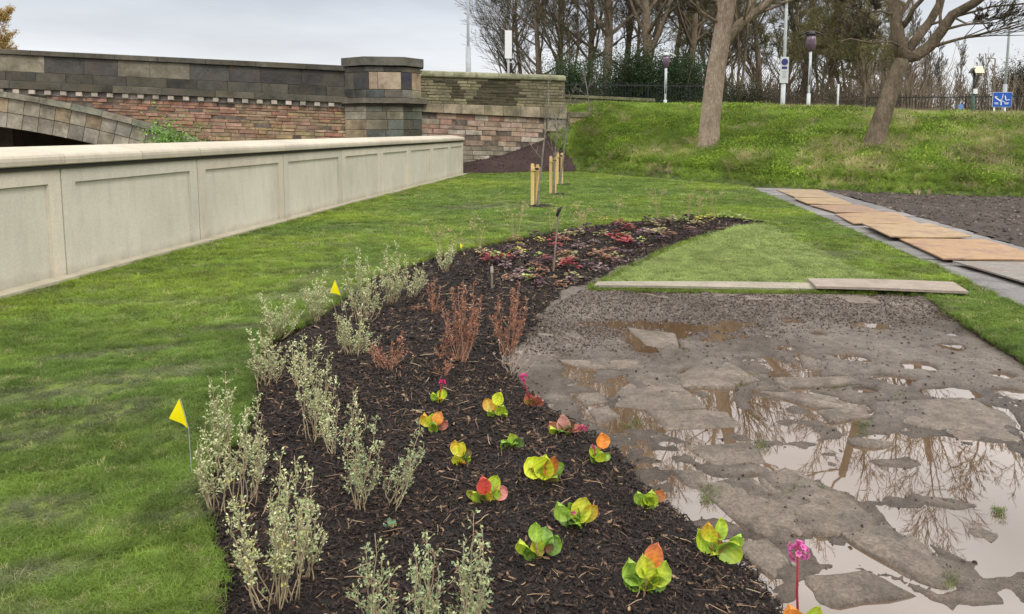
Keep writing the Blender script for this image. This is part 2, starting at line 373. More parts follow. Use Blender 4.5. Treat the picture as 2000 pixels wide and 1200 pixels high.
SLABS = [([(1318, 733), (1385, 694), (1432, 706), (1478, 738), (1430, 752), (1335, 754)], .020),
         ([(1195, 772), (1258, 722), (1325, 742), (1372, 792), (1290, 800), (1205, 790)], .014),
         ([(1148, 800), (1188, 792), (1212, 812), (1170, 826)], .012), ([(1120, 768), (1170, 766), (1188, 784), (1140, 792)], .010),
         ([(1480, 925), (1532, 905), (1640, 955), (1715, 1012), (1690, 1030), (1600, 1038), (1530, 985)], .022),
         ([(1352, 935), (1470, 928), (1585, 1030), (1500, 1048), (1420, 1000)], .016),
         ([(1572, 1120), (1690, 1110), (1790, 1158), (1640, 1182), (1590, 1165)], .014),
         ([(1640, 1036), (1790, 1045), (1875, 1128), (1830, 1142), (1730, 1092)], .020),
         ([(1480, 762), (1600, 768), (1705, 800), (1590, 792)], .018), ([(1512, 734), (1700, 734), (1715, 748), (1545, 754)], .020),
         ([(1705, 782), (1880, 775), (1960, 800), (2010, 862), (1880, 850), (1760, 822)], .018),
         ([(1050, 652), (1130, 648), (1225, 690), (1110, 694)], .014), ([(1085, 700), (1252, 702), (1240, 722), (1140, 716)], .016),
         ([(1228, 640), (1318, 652), (1326, 690), (1262, 672)], .010), ([(1262, 800), (1422, 802), (1452, 830), (1300, 838)], .012),
         ([(1335, 868), (1470, 864), (1502, 902), (1390, 908)], .012), ([(1600, 800), (1690, 786), (1700, 812), (1622, 822)], .016),
         ([(1305, 915), (1372, 918), (1390, 955), (1350, 950)], .012), ([(1655, 852), (1745, 862), (1720, 872), (1662, 866)], .016),
         ([(1560, 690), (1612, 708), (1600, 722), (1568, 716)], .012), ([(1880, 1010), (1960, 1040), (1940, 1062), (1890, 1040)], .004),
         ([(1420, 1060), (1500, 1052), (1560, 1100), (1510, 1130)], .010)]
SLABP = [GP(pp, WATER_Z + up) for pp, up in SLABS]
def mud_z(X, Y):
    crumb = sstep(6.1, 6.7, Y + .25 * (vnoise(X, Y, .8, 3) - .5) - .12 * (X - 1.2))   # upper part: crumbly soil
    z = -.049 + .070 * (fbm(X, Y, .50, 5, 1) - .5) + .026 * (fbm(X, Y, .10, 4, 5) - .5)
    z = z + crumb * (.034 + .035 * (fbm(X, Y, .12, 3, 9) - .5)) + .008
    for p in POOLS:
        xs = [q[0] for q in p]; ys = [q[1] for q in p]
        m = (X > min(xs) - .3) & (X < max(xs) + .3) & (Y > min(ys) - .3) & (Y < max(ys) + .3)
        if not m.any(): continue
        d = sdist(X[m], Y[m], p) + .14 * (fbm(X[m], Y[m], .22, 3, 4) - .5)
        z[m] = z[m] * (1 - sstep(-.06, .08, d)) + sstep(-.06, .08, d) * (WATER_Z - .010 + .062 * (fbm(X[m], Y[m] * 1.5, .30, 5, 8) - .5) + .012 * (vnoise(X[m], Y[m], .06, 8) - .5))
    for p in SLABP:                                             # washed out joints round the stones
        xs = [q[0] for q in p]; ys = [q[1] for q in p]; m = (X > min(xs) - .1) & (X < max(xs) + .1) & (Y > min(ys) - .1) & (Y < max(ys) + .1)
        if m.any():
            d = sdist(X[m], Y[m], p); z[m] = z[m] - .020 * np.exp(-((d + .012) / .020) ** 2) * sstep(.3, .6, vnoise(X[m], Y[m], .16, 14))
    for px, py, w in DOTS:
        g = G(px, py, WATER_Z); r = w / FPX * g.y
        d = np.hypot((X - g.x) / r, (Y - g.y) / (r * .9)) + .9 * (vnoise(X, Y, .1, 2) - .5)
        z = z - .045 * (1 - sstep(.4, 1.1, d))
    z = np.where(inpoly(X, Y, LAWN), np.minimum(z, -.06), z)
    return z
ys = np.concatenate([np.arange(.9, 6.0, .022), np.arange(6.0, 9.4, .035)])
V, Q = grid(np.arange(-.3, 5.0, .022), ys, mud_z)
link('muddy_ground', mkmesh('muddy_ground', V, Q, smooth=True), M_MUD, kind='structure')
mud_o = bpy.data.objects['muddy_ground']
V, Q = grid(np.array([-.3, 5.0]), np.array([.9, 7.6]), lambda X, Y: np.full(X.shape, WATER_Z))
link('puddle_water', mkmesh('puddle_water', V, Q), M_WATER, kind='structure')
# broken paving stones half sunk in the mud
for k, (pp, up) in enumerate(SLABS):
    P = GP(pp, WATER_Z + up); n = len(P); cx = sum(p[0] for p in P) / n; cy = sum(p[1] for p in P) / n
    Pn = []
    for i in range(n):
        a, b = P[i], P[(i + 1) % n]
        for t in (0, .33, .66):
            x = a[0] + (b[0] - a[0]) * t; y = a[1] + (b[1] - a[1]) * t
            s = 1 + .16 * (rng.rand() - .5); Pn.append((cx + (x - cx) * s, cy + (y - cy) * s))
    tx, ty = (rng.rand(2) - .5) * .06; up = up * .95
    V = []; m = len(Pn)
    for f, dz in ((1.06, -.06), (1.02, -.012), (.93, -.002), (.5, .004)):
        for x, y in Pn:
            X, Y = (x - cx) * f, (y - cy) * f
            V.append((X, Y, dz + tx * X + ty * Y + .012 * (vnoise(X + cx, Y + cy, .09, 3) - .5) * (f <= 1.0) + (.007 * (rng.rand() - .5) if f < 1.0 else 0)))
    V.append((0, 0, .004)); Q = []; T = []
    for r in range(3):
        for i in range(m): Q.append((r * m + i, r * m + (i + 1) % m, (r + 1) * m + (i + 1) % m, (r + 1) * m + i))
    for i in range(m): T.append((3 * m + i, 3 * m + (i + 1) % m, 4 * m))
    link('paving_stone', mkmesh('paving_stone', V, Q, T, smooth=True), M_SLAB, mud_o, loc=(cx, cy, WATER_Z + up))

# ------------------------------------------------------------------ mulch bed
def bed_z(X, Y):
    d = sdist(X, Y, BED)
    dl = sdist(X, Y, BED_L, False)
    z = -.055 + .055 * sstep(-.02, .16, d) + .05 * sstep(.1, .8, d) + .045 * (fbm(X, Y, .16, 4, 2) - .5) * sstep(-.05, .1, d)
    return np.where(d < -.10, -.2, np.where(d < 0, z - (-d) * .5, z))
ys = [1.0]
while ys[-1] < 15: ys.append(ys[-1] + .012 + .0035 * ys[-1])
bx = [p[0] for p in BED]
V, Q = grid(np.arange(-1.75, 4.6, .03), np.array(ys), bed_z)
keep = (V[Q, 2] > -.19).any(1); Q = Q[keep]
u, inv = np.unique(Q.ravel(), return_inverse=True); V = V[u]; Q = inv.reshape(-1, 4)
link('planting_bed', mkmesh('planting_bed', V, Q, smooth=True), M_MULCH, kind='structure')
def bedz(x, y): return float(bed_z(np.array([[x]]), np.array([[y]]))[0, 0])

# ------------------------------------------------------------------ lawn (turf with a cut edge)
tri = tessellate_polygon([[Vector((x, y, 0)) for x, y in LAWN]])
n = len(LAWN); V = [(x, y, 0) for x, y in LAWN] + [(x, y, -.16) for x, y in LAWN]
T = [t for t in tri]; Q = [(i, (i + 1) % n, n + (i + 1) % n, n + i) for i in range(n)]
me = mkmesh('lawn', V, Q, T); me.materials.append(M_TURF); me.materials.append(M_TURFSIDE)
mi = np.zeros(len(Q) + len(T), np.int32); mi[:len(Q)] = 1; me.polygons.foreach_set('material_index', mi)
link('lawn', me, None, kind='structure')

# ------------------------------------------------------------------ bank and soil mound
def bank_z(X, Y):
    d = sdist(X, Y, BASE, False)
    # sign: inside the bank = beyond the base line
    bx_ = np.array([p[0] for p in BASE]); by_ = np.array([p[1] for p in BASE])
    inside = Y > np.interp(X, bx_, by_)
    slope = np.interp(X + (Y - 20) * -.35, [-5, -4.2, -3.1, -1.5, -.5, 1.5, 4, 8], [.22, .28, .42, .62, .75, .55, .40, .33])
    H = np.interp(X - (Y - 26) * .3, [8, 12, 14.5, 18], [2.62, 2.30, 2.0, 1.95])
    t = d * slope / H
    z = H * (1 - np.exp(-t * 1.25 - t ** 3 * .8))
    z = z + (.16 * (fbm(X, Y, 1.6, 3, 6) - .5)) * np.clip(d, 0, 1)
    z = np.where(inside, z, -.06 - .3 * np.minimum(d, .5))
    return z
def bank1(x, y): return float(bank_z(np.array([[x]]), np.array([[y]]))[0, 0])
gy = np.concatenate([np.arange(12.5, 38, .22), np.array([40, 45, 55, 80, 150, 400, 1500])])
gx = np.concatenate([np.arange(-1.95, 24, .22), np.array([26, 30, 40, 80, 300, 1400])])
V, Q = grid(gx, gy, bank_z)
keep = (V[Q, 2] > -.055).any(1); Q = Q[keep]
u, inv = np.unique(Q.ravel(), return_inverse=True); V = V[u]; Q = inv.reshape(-1, 4)
bme = mkmesh('grass_bank', V, Q, smooth=True); bme.materials.append(M_BANK); bme.materials.append(M_MOUND)
# boundary between mound soil and green bank, a line climbing from the foot of the mound to the wall
MOUND_EDGE = [(2.62, 28.3), (2.25, 29.3), (1.75, 29.9), (1.5, 31.5), (1.4, 60)]
cxy = V[Q].mean(1); ex = np.interp(cxy[:, 1], [p[1] for p in MOUND_EDGE], [p[0] for p in MOUND_EDGE])
bme.polygons.foreach_set('material_index', (cxy[:, 0] < ex + .12 * (vnoise(cxy[:, 0], cxy[:, 1], .5) - .5)).astype(np.int32))
link('grass_bank', bme, None, kind='structure')
# bare soil plot to the right of the path
def plot_z(X, Y): return .015 + .10 * (fbm(X, Y, .5, 4, 12) - .5) + .02 * (fbm(X, Y, .1, 2, 13) - .5)
SOILP = [(PATH_L[i][0] + 1.75, PATH_L[i][1] - .2) for i in range(len(PATH_L))] + [(7.4, 20.9), (9.1, 19.0), (12.0, 17.6), (16, 16.9), (16, 3.0)]
V, Q = grid(np.arange(5.9, 16, .09), np.arange(3.0, 21.2, .09), plot_z)
c = V[Q].mean(1); Q = Q[inpoly(c[:, 0], c[:, 1], SOILP)]
u, inv = np.unique(Q.ravel(), return_inverse=True); V = V[u]; Q = inv.reshape(-1, 4)
link('soil_plot', mkmesh('soil_plot', V, Q, smooth=True), M_SOIL, kind='structure')

# ------------------------------------------------------------------ stone slab path
pa = np.array(PATH_L); 
M_FLAG = masonry_mat('path_flagstone', 2.5, .7, 1.25, .35, (.07, .055, .045))
path = thing('paved_path', 'path of wet grey stone slabs between the lawn and bare soil plot', 'path'); path['kind'] = 'structure'
del path['category']
cum = np.concatenate([[0], np.cumsum(np.hypot(*np.diff(pa, axis=0).T))])
s = 0.0; L = cum[-1]
def pathpt(s, off):
    x = np.interp(s, cum, pa[:, 0]); y = np.interp(s, cum, pa[:, 1]); x2 = np.interp(s + .1, cum, pa[:, 0]); y2 = np.interp(s + .1, cum, pa[:, 1])
    if s >= L - .1: x2, y2 = x + (pa[-1, 0] - pa[-2, 0]) * .02, y + (pa[-1, 1] - pa[-2, 1]) * .02
    d = np.array([x2 - x, y2 - y]); d /= np.hypot(*d) + 1e-9
    return x + d[1] * off, y - d[0] * off
while s < L - .1:
    ln = rng.uniform(.55, 1.05); e = min(s + ln, L)
    w0 = 0.0
    cuts = [0.0, rng.uniform(.75, 1.05), 1.78] if rng.rand() < .75 else [0.0, rng.uniform(.5, .65), rng.uniform(1.1, 1.3), 1.78]
    for a, b in zip(cuts[:-1], cuts[1:]):
        g = .010; c4 = [pathpt(s + g, a + g), pathpt(s + g, b - g), pathpt(e - g, b - g), pathpt(e - g, a + g)]
        zt = .012 + rng.uniform(-.006, .006); cx = sum(p[0] for p in c4) / 4; cy = sum(p[1] for p in c4) / 4
        tz = (rng.rand(4) - .5) * .006
        V = [(p[0] - cx, p[1] - cy, -.06) for p in c4] + [(p[0] - cx, p[1] - cy, zt + tz[i] - .004) for i, p in enumerate(c4)] + [((p[0] - cx) * .97, (p[1] - cy) * .97, zt + tz[i]) for i, p in enumerate(c4)]
        Q = [(i, (i + 1) % 4, 4 + (i + 1) % 4, 4 + i) for i in range(4)] + [(4 + i, 4 + (i + 1) % 4, 8 + (i + 1) % 4, 8 + i) for i in range(4)] + [(8, 9, 10, 11)]
        k = rng.uniform(.75, 1.15)
        link('paving_slab', mkmesh('paving_slab', V, Q), M_FLAG, path, color=(.20 * k, .19 * k, .185 * k), loc=(cx, cy, 0))
    s = e
V = []; 
for sv in np.linspace(0, L, 12): V += [(*pathpt(sv, -.02), -.025), (*pathpt(sv, 1.85), -.025)]
link('path_bed', mkmesh('path_bed', V, [(2 * i, 2 * i + 1, 2 * i + 3, 2 * i + 2) for i in range(11)]), M_SOIL, path)

# ------------------------------------------------------------------ plywood sheets on the path
def mat_ply():
    t = NT('plywood', .6, .35); oi = t.n.new('ShaderNodeObjectInfo')
    n1 = t.noise(3.0, 5, .65, sc=(1, 6, 1)); n2 = t.noise(2.0, 5, .7)
    c = t.mix(1.0, oi.outputs['Color'], t.ramp(n1, [(.3, .50), (.7, .86)]), 'MULTIPLY')
    c = t.mix(t.ramp(n2, [(.48, 0), (.62, .75)]), c, (.17, .105, .075)); n3 = t.noise(9, 6, .8, sc=(1, 3, 1)); c = t.mix(t.ramp(n3, [(.56, 0), (.66, .5)]), c, (.62, .52, .40)); t.color(c); t.bump(n1, .1, .005); return t.m
M_PLY = mat_ply()
def board(name, label, cat, px4, z, th, color, mat, group=None, bend=0.0):
    P = [G(x, y, z) for x, y in px4]; c = sum(P, Vector()) / 4
    o = thing(name, label, cat, (c.x, c.y, z), 0, group)
    nx = 8; V = []
    for k in (0, 1):
        for j in (0, 1):
            for i in range(nx + 1):
                t = i / nx; a = P[0].lerp(P[1], t) if j == 0 else P[3].lerp(P[2], t)
                V.append((a.x - c.x, a.y - c.y, (-th if k == 0 else 0) + bend * (abs(2 * t - 1) ** 2) + (.01 * math.sin(3 * t + j))))
    m = nx + 1; Q = []
    for i in range(nx):
        Q += [(i, m + i, m + i + 1, i + 1), (2 * m + i, 2 * m + i + 1, 3 * m + i + 1, 3 * m + i), (i, i + 1, 2 * m + i + 1, 2 * m + i), (m + i, 3 * m + i, 3 * m + i + 1, m + i + 1)]
    Q += [(0, 2 * m, 3 * m, m), (nx, m + nx, 3 * m + nx, 2 * m + nx)]
    o2 = bpy.data.objects[o.name]; bpy.data.objects.remove(o2)
    o = link(name, mkmesh(name, V, Q), mat, color=color); o.location = (c.x, c.y, z); o['label'] = label; o['category'] = cat
    if group: o['group'] = group
    return o
def zz(pts): return [(1100 + x * .45, 300 + y * .45) for x, y in pts]
gB = 'plywood sheets laid along the stone path'
board('plywood_sheet', 'pale plywood sheet at the far end of the path nearest the grass bank', 'plywood sheet', zz([(925, 157), (1110, 157), (1185, 190), (1010, 192)]), .035, .018, (0.418, 0.302, 0.175), M_PLY, gB)
board('plywood_sheet', 'narrow golden plywood sheet, second from the grass bank', 'plywood sheet', zz([(1000, 195), (1190, 193), (1262, 222), (1060, 220)]), .05, .018, (0.432, 0.302, 0.156), M_PLY, gB, .01)
board('plywood_sheet', 'pinkish brown plywood sheet, third from the grass bank', 'plywood sheet', zz([(1070, 225), (1290, 226), (1390, 255), (1180, 258)]), .04, .018, (0.360, 0.223, 0.136), M_PLY, gB, .012)
board('plywood_sheet', 'orange tan plywood sheet overlapped by a lighter one, fourth from the bank', 'plywood sheet', zz([(1180, 262), (1440, 255), (1555, 305), (1260, 305)]), .04, .018, (0.418, 0.274, 0.143), M_PLY, gB)
board('plywood_sheet', 'light plywood sheet with mud smears and a lifted right corner, fifth from the bank', 'plywood sheet', zz([(1300, 308), (1590, 308), (1775, 362), (1420, 367)]), .065, .018, (0.446, 0.310, 0.168), M_PLY, gB, .02)
board('plywood_sheet', 'biggest orange plywood sheet, nearest to the camera of the orange ones', 'plywood sheet', zz([(1455, 370), (1830, 376), (2130, 460), (1650, 462)]), .045, .018, (0.432, 0.259, 0.130), M_PLY, gB, .01)
board('plywood_sheet', 'grey weathered board just below the biggest orange plywood sheet', 'plywood sheet', zz([(1690, 470), (2100, 474), (2380, 590), (2020, 570)]), .05, .018, (0.245, 0.223, 0.194), M_PLY, gB, .012)
M_TIMB = masonry_mat('weathered_timber', 4, .75, 1.2, .2)
board('timber_plank', 'long thin grey plank edging the light green turf, left one', 'plank', [(1168, 550), (1600, 553), (1600, 563), (1160, 559)], .035, .025, (.27, .24, .19), M_TIMB, 'planks along the turf edge')
board('timber_plank', 'wider grey plank with tapering ends, right one at the turf edge', 'plank', [(1577, 544), (1862, 551), (1892, 568), (1594, 561)], .06, .025, (.27, .225, .185), M_TIMB, 'planks along the turf edge')
board('timber_plank', 'muddy plank sunk flat in soil just below the other planks', 'plank', [(1240, 571), (1690, 576), (1725, 592), (1300, 584)], -.012, .03, (.16, .13, .105), M_TIMB)
# ================================================================== FLOOD WALL
rw = np.random.RandomState(5)
def mat_conc():
    t = NT('precast_concrete', .85, .2); geo = t.n.new('ShaderNodeNewGeometry').outputs['Position']
    oi = t.n.new('ShaderNodeObjectInfo')
    n1 = t.noise(1.0, 5, .6, co=geo); n2 = t.noise(2.2, 6, .7, co=geo, sc=(3, 3, .5)); n3 = t.noise(40, 3, co=geo)
    c = t.ramp(n1, [(.3, (.48, .44, .365)), (.5, (.535, .487, .405)), (.7, (.58, .53, .44))])
    c = t.mix(1.0, c, t.ramp(n2, [(.3, .88), (.5, 1.0), (.7, 1.05)]), 'MULTIPLY')
    c = t.mix(1.0, c, t.ramp(n3, [(.3, .92), (.7, 1.05)]), 'MULTIPLY')
    c = t.mix(1.0, c, oi.outputs['Color'], 'MULTIPLY')
    sp = t.n.new('ShaderNodeSeparateXYZ'); t.l.new(geo, sp.inputs[0]); n5 = t.noise(5, 5, .7, co=geo)
    ad = t.n.new('ShaderNodeMath'); ad.operation = 'MULTIPLY_ADD'; ad.inputs[1].default_value = .28; t.l.new(n5, ad.inputs[0]); ng_ = t.n.new('ShaderNodeMath'); ng_.operation = 'MULTIPLY'; ng_.inputs[1].default_value = -1; t.l.new(sp.outputs[2], ng_.inputs[0]); t.l.new(ng_.outputs[0], ad.inputs[2])
    c = t.mix(t.ramp(ad.outputs[0], [(.0, 0), (.16, .55)]), c, (.20, .185, .12))
    n6 = t.noise(1.6, 6, .75, co=geo, sc=(2.5, 2.5, .35)); c = t.mix(t.ramp(n6, [(.6, 0), (.75, .22)]), c, (.38, .40, .35))
    t.color(c); t.bump(n3, .15, .01); return t.m
M_CONC = mat_conc()
M_GAP = simple('dark_joint', (.05, .045, .04), .95, .1)
fw = thing('flood_wall', 'long pale concrete panelled flood wall with rounded coping beside the lawn', 'wall')
ZT = 1.225
for i in range(len(WALL) - 1):
    a = Vector((*WALL[i], 0)); b = Vector((*WALL[i + 1], 0)); L = (b - a).length; e = (b - a) / L; nrm = Vector((e.y, -e.x, 0))
    ang = math.atan2(e.y, e.x)
    # local frame: x along wall, y = -out (out toward lawn), z up
    def place(o): o.location = a; o.rotation_euler = (0, 0, ang)
    def boxm(x0, x1, y0, y1, z0, z1, mb): mb.box(((x0 + x1) / 2, (y0 + y1) / 2, (z0 + z1) / 2), ((x1 - x0) / 2, (y1 - y0) / 2, (z1 - z0) / 2))
    g = .009; fl, fr, ft = .20, .17, .19
    k = rw.uniform(.94, 1.05); col = (k, k * rw.uniform(.985, 1.0), k * rw.uniform(.96, 1.0))
    col = (1.0 * k, .985 * k, .96 * k) if i % 2 else (.97 * k, .99 * k, .985 * k)
    mb = MB(); D = .036                                          # recess depth; the frame stands proud of the panel with a splayed edge
    x0, x1 = g, L - g
    # frame as a bevelled ring: outer rect at y=0, inner at recess
    o4 = [(x0, -.15), (x1, -.15), (x1, ZT), (x0, ZT)]; i4 = [(x0 + fl, -.15), (x1 - fr, -.15), (x1 - fr, ZT - ft), (x0 + fl, ZT - ft)]
    j4 = [(x0 + fl + .006, -.15), (x1 - fr - .006, -.15), (x1 - fr - .006, ZT - ft - .006), (x0 + fl + .006, ZT - ft - .006)]
    V = [(x, 0, z) for x, z in o4] + [(x, 0, z) for x, z in i4] + [(x, D, z) for x, z in j4] + [(x, .3, z) for x, z in o4]
    Q = [(0, 4, 7, 3), (3, 7, 6, 2), (2, 6, 5, 1), (4, 8, 11, 7), (7, 11, 10, 6), (6, 10, 9, 5), (0, 3, 15, 12), (3, 2, 14, 15), (2, 1, 13, 14)]
    mb.add(V, Q); o = link('panel_frame', mb.mesh('panel_frame'), M_CONC, fw, color=col); place(o)
    mb = MB(); boxm(x0 + fl + .002, x1 - fr - .002, D - .002, D + .1, -.15, ZT - ft - .002, mb)
    k2 = rw.uniform(.97, 1.04); o = link('panel', mb.mesh('panel'), M_CONC, fw, color=(.93 * k2, .96 * k2, .95 * k2)); place(o)
    mb = MB(); boxm(0, L, .06, .28, -.2, ZT - .01, mb); o = link('wall_core', mb.mesh('wall_core'), M_GAP, fw); place(o)
    mb = MB(); boxm(0.003, L - .003, -.16 + .02 * math.sin(i * 2.1), .05, -.15, .032, mb)
    o = link('footing', mb.mesh('footing'), M_CONC, fw, color=(.92, .9, .84)); place(o)
    for h in (0, 1):                                             # two coping stones to a bay
        xa, xb = L * h / 2 + .004, L * (h + 1) / 2 - .004
        prof = [(.36, 1.235), (-.050, 1.235), (-.066, 1.246), (-.070, 1.29), (-.064, 1.322), (-.045, 1.345), (-.012, 1.357), (.42, 1.425), (.46, 1.41), (.465, 1.235)]
        V = [(xa, y, z) for y, z in prof] + [(xb, y, z) for y, z in prof]; m = len(prof)
        Q = [(q, (q + 1) % m, m + (q + 1) % m, m + q) for q in range(m)]
        T = [(0, q + 1, q) for q in range(1, m - 1)] + [(m, m + q, m + q + 1) for q in range(1, m - 1)]
        kk = rw.uniform(.78, .90); o = link('coping_stone', mkmesh('coping_stone', V, Q, T), M_CONC, fw, color=(kk, kk * .975, kk * .93)); place(o)
    mb = MB(); boxm(0, L, -.03, .44, 1.19, 1.34, mb); o = link('coping_bed', mb.mesh('coping_bed'), M_GAP, fw); place(o)

# ================================================================== STONE BRIDGE
M_STONE = masonry_mat('bridge_stone', 1.3, .45, 1.5, .5, (.10, .085, .06))
M_STONE_W = masonry_mat('mossy_stone', 1.6, .5, 1.35, .6, (.07, .075, .035))
M_MORT = simple('old_mortar', (.13, .105, .085), .95, .1, 6, .5, .6)
DK = [(.046, .046, .045), (.056, .055, .051), (.066, .062, .054), (.050, .050, .052), (.075, .07, .058), (.042, .042, .045)]
LT = [(.24, .20, .14), (.19, .17, .13), (.26, .21, .16)]
PK = [(.33, .17, .115), (.35, .20, .14), (.37, .235, .165), (.30, .155, .11), (.35, .25, .17), (.28, .17, .12), (.32, .225, .15), (.37, .22, .165)]
OC = [(.36, .27, .14), (.31, .235, .14), (.34, .245, .145), (.28, .20, .13), (.34, .22, .13)]
GV = [(.27, .24, .185), (.31, .28, .22), (.235, .21, .17), (.33, .295, .23), (.20, .185, .155), (.32, .25, .16), (.28, .25, .21)]
MS = [(.17, .15, .085), (.12, .105, .07), (.22, .19, .11), (.09, .08, .055), (.27, .23, .14), (.15, .14, .07)]
class Frame:
    """vertical plane through two ground points; u along, z up, d out toward the camera"""
    def __init__(s, p, q, yp, yq):
        a = A(p, 255, yp); b = A(q, 255, yq); s.o = Vector((a.x, a.y, 0)); d = Vector((b.x - a.x, b.y - a.y, 0)); s.L = d.length; s.e = d / s.L
        s.n = Vector((s.e.y, -s.e.x, 0))
        if s.n.y > 0: s.n = -s.n
    def uz(s, px, py, d=0.0):
        r = ray(px, py); o = s.o + s.n * d; t = (o - Vector((0, 0, HC))).dot(s.n) / r.dot(s.n); P = Vector((0, 0, HC)) + r * t
        return ((P - o).dot(s.e), P.z)
    def w(s, u, z, d=0.0): return s.o + s.e * u + s.n * d + Vector((0, 0, z))
def prism(name, parent, F, uz, d0, d1, mat, color, gap=.003, jit=.0):
    """stone block: polygon in the wall plane between depths d0 (back) and d1 (front), edges eased"""
    m = len(uz); cu = sum(p[0] for p in uz) / m; cz = sum(p[1] for p in uz) / m
    c = F.w(cu, cz, 0); V = []
    dj = rw.uniform(-jit, jit)
    for d, f in ((d0, gap), (d1 - .012 + dj, gap), (d1 + dj, gap + .012)):
        for u, z in uz:
            r = math.hypot(u - cu, z - cz) + 1e-6
            uu = u - (u - cu) / r * f * 1.2; z2 = z - (z - cz) / r * f * 1.2
            # shrink by a fixed gap rather than by a factor
            uu = u - math.copysign(min(f, abs(u - cu) * .4), u - cu); z2 = z - math.copysign(min(f, abs(z - cz) * .4), z - cz)
            P = F.w(uu, z2, d) - c; V.append(tuple(P))
    Q = [(r * m + i, r * m + (i + 1) % m, (r + 1) * m + (i + 1) % m, (r + 1) * m + i) for r in range(2) for i in range(m)]
    if m == 4: Q.append((8, 9, 10, 11)); T = []
    else: T = [(2 * m, 2 * m + i, 2 * m + i + 1) for i in range(1, m - 1)]
    return link(name, mkmesh(name, V, Q, T), mat, parent, color=color, loc=c)
def lerp2(a, b, t): return (a[0] + (b[0] - a[0]) * t, a[1] + (b[1] - a[1]) * t)
def course(name, parent, F, top, bot, lens, d0, d1, mat, cols, jit=.006, gap=.003, colf=None, start=0.0, keep=None):
    """row of stones between two lines given in wall coordinates"""
    L = top[1][0] - top[0][0]; s = start; out = []
    while s < L - .02:
        l = rw.uniform(*lens); e = min(s + l, L)
        if L - e < lens[0] * .4: e = L
        s0 = max(s, 0)
        if e > 0.02:
            c4 = [lerp2(bot[0], bot[1], s0 / L), lerp2(bot[0], bot[1], e / L), lerp2(top[0], top[1], e / L), lerp2(top[0], top[1], s0 / L)]
            cu = (c4[0][0] + c4[1][0]) / 2; cz = (c4[0][1] + c4[2][1]) / 2
            if keep is None or keep(cu, cz):
                cc = colf(cu, cz) if colf else cols[rw.randint(len(cols))]
                k = rw.uniform(.85, 1.15); prism(name, parent, F, c4, d0, d1, mat, tuple(x * k for x in cc), gap, jit)
        s = e
FB = Frame(0, 672, 25.6, 27.3)
bridge = thing('stone_bridge', 'dark old stone bridge with arch and pink stone side beyond the flood wall', 'bridge')
XL = -260
def line(F, p, q, d=0.0): return (F.uz(*p, d), F.uz(*q, d))
def ext(p, q, x): t = (x - p[0]) / (q[0] - p[0]); return (x, p[1] + (q[1] - p[1]) * t)
def pl(F, p, q, x0=XL, d=0.0): return (F.uz(*ext(p, q, x0), d), F.uz(*q, d))
cop_t = pl(FB, (0, 96), (680, 129)); cop_b = pl(FB, (0, 106), (680, 140)); c1_b = pl(FB, (0, 139), (680, 171)); c2_b = pl(FB, (0, 157), (680, 190)); cor_b = pl(FB, (0, 173), (680, 202)); den_b = pl(FB, (0, 184), (680, 212))
course('coping_stone', bridge, FB, cop_t, cop_b, (1.3, 2.0), -.5, .10, M_STONE, [(.085, .080, .066), (.075, .071, .060), (.098, .09, .07)])
def c1col(u, z):
    px = 1000 + (FB.w(u, z).x / FB.w(u, z).y) * FPX
    if 265 < px < 395: return LT[1] if px < 330 else LT[1]
    if 45 < px < 85: return (.20, .18, .13)
    return [(.050, .050, .052), (.062, .058, .055), (.075, .072, .065), (.048, .049, .056)][rw.randint(4)]
course('parapet_stone', bridge, FB, cop_b, c1_b, (.95, 1.5), -.4, 0, M_STONE, DK, colf=c1col)
course('parapet_stone', bridge, FB, c1_b, c2_b, (.8, 1.5), -.4, .03, M_STONE, [(.075, .070, .056), (.062, .059, .050), (.095, .088, .068), (.066, .064, .054)])
course('cornice_stone', bridge, FB, c2_b, cor_b, (1.2, 1.9), -.4, .20, M_STONE, [(.095, .088, .068), (.082, .077, .060), (.115, .105, .078)])
bk = MB()
def backing(F, parent, poly, d0, d1, mat=M_MORT, nm='wall_core'):
    m = len(poly); V = [tuple(F.w(u, z, d1)) for u, z in poly] + [tuple(F.w(u, z, d0)) for u, z in poly]
    tri = tessellate_polygon([[Vector((u, z, 0)) for u, z in poly]])
    Q = [(i, m + i, m + (i + 1) % m, (i + 1) % m) for i in range(m)]
    T = [t for t in tri] + [(m + a, m + c, m + b) for a, b, c in tri]
    return link(nm, mkmesh(nm, V, Q, T), mat, parent)
# dentils
Lc = cor_b[1][0] - cor_b[0][0]; nd = int(Lc / .50)
course('frieze_stone', bridge, FB, cor_b, den_b, (.5, .5), -.3, .02, M_STONE, [(.36, .32, .29), (.30, .26, .24), (.40, .35, .31)], jit=.002, start=.0)
for i in range(nd):
    t0 = (i + .06) * .50 / Lc; t1 = (i + .06 + .42) * .50 / Lc
    c4 = [lerp2(*den_b, t0), lerp2(*den_b, t1), lerp2(*cor_b, t1), lerp2(*cor_b, t0)]
    c4[0] = (c4[0][0], c4[0][1] + .03); c4[1] = (c4[1][0], c4[1][1] + .03)
    k = rw.uniform(.8, 1.15); prism('dentil', bridge, FB, c4, .0, .17, M_STONE, (.42 * k, .37 * k, .31 * k), .004)
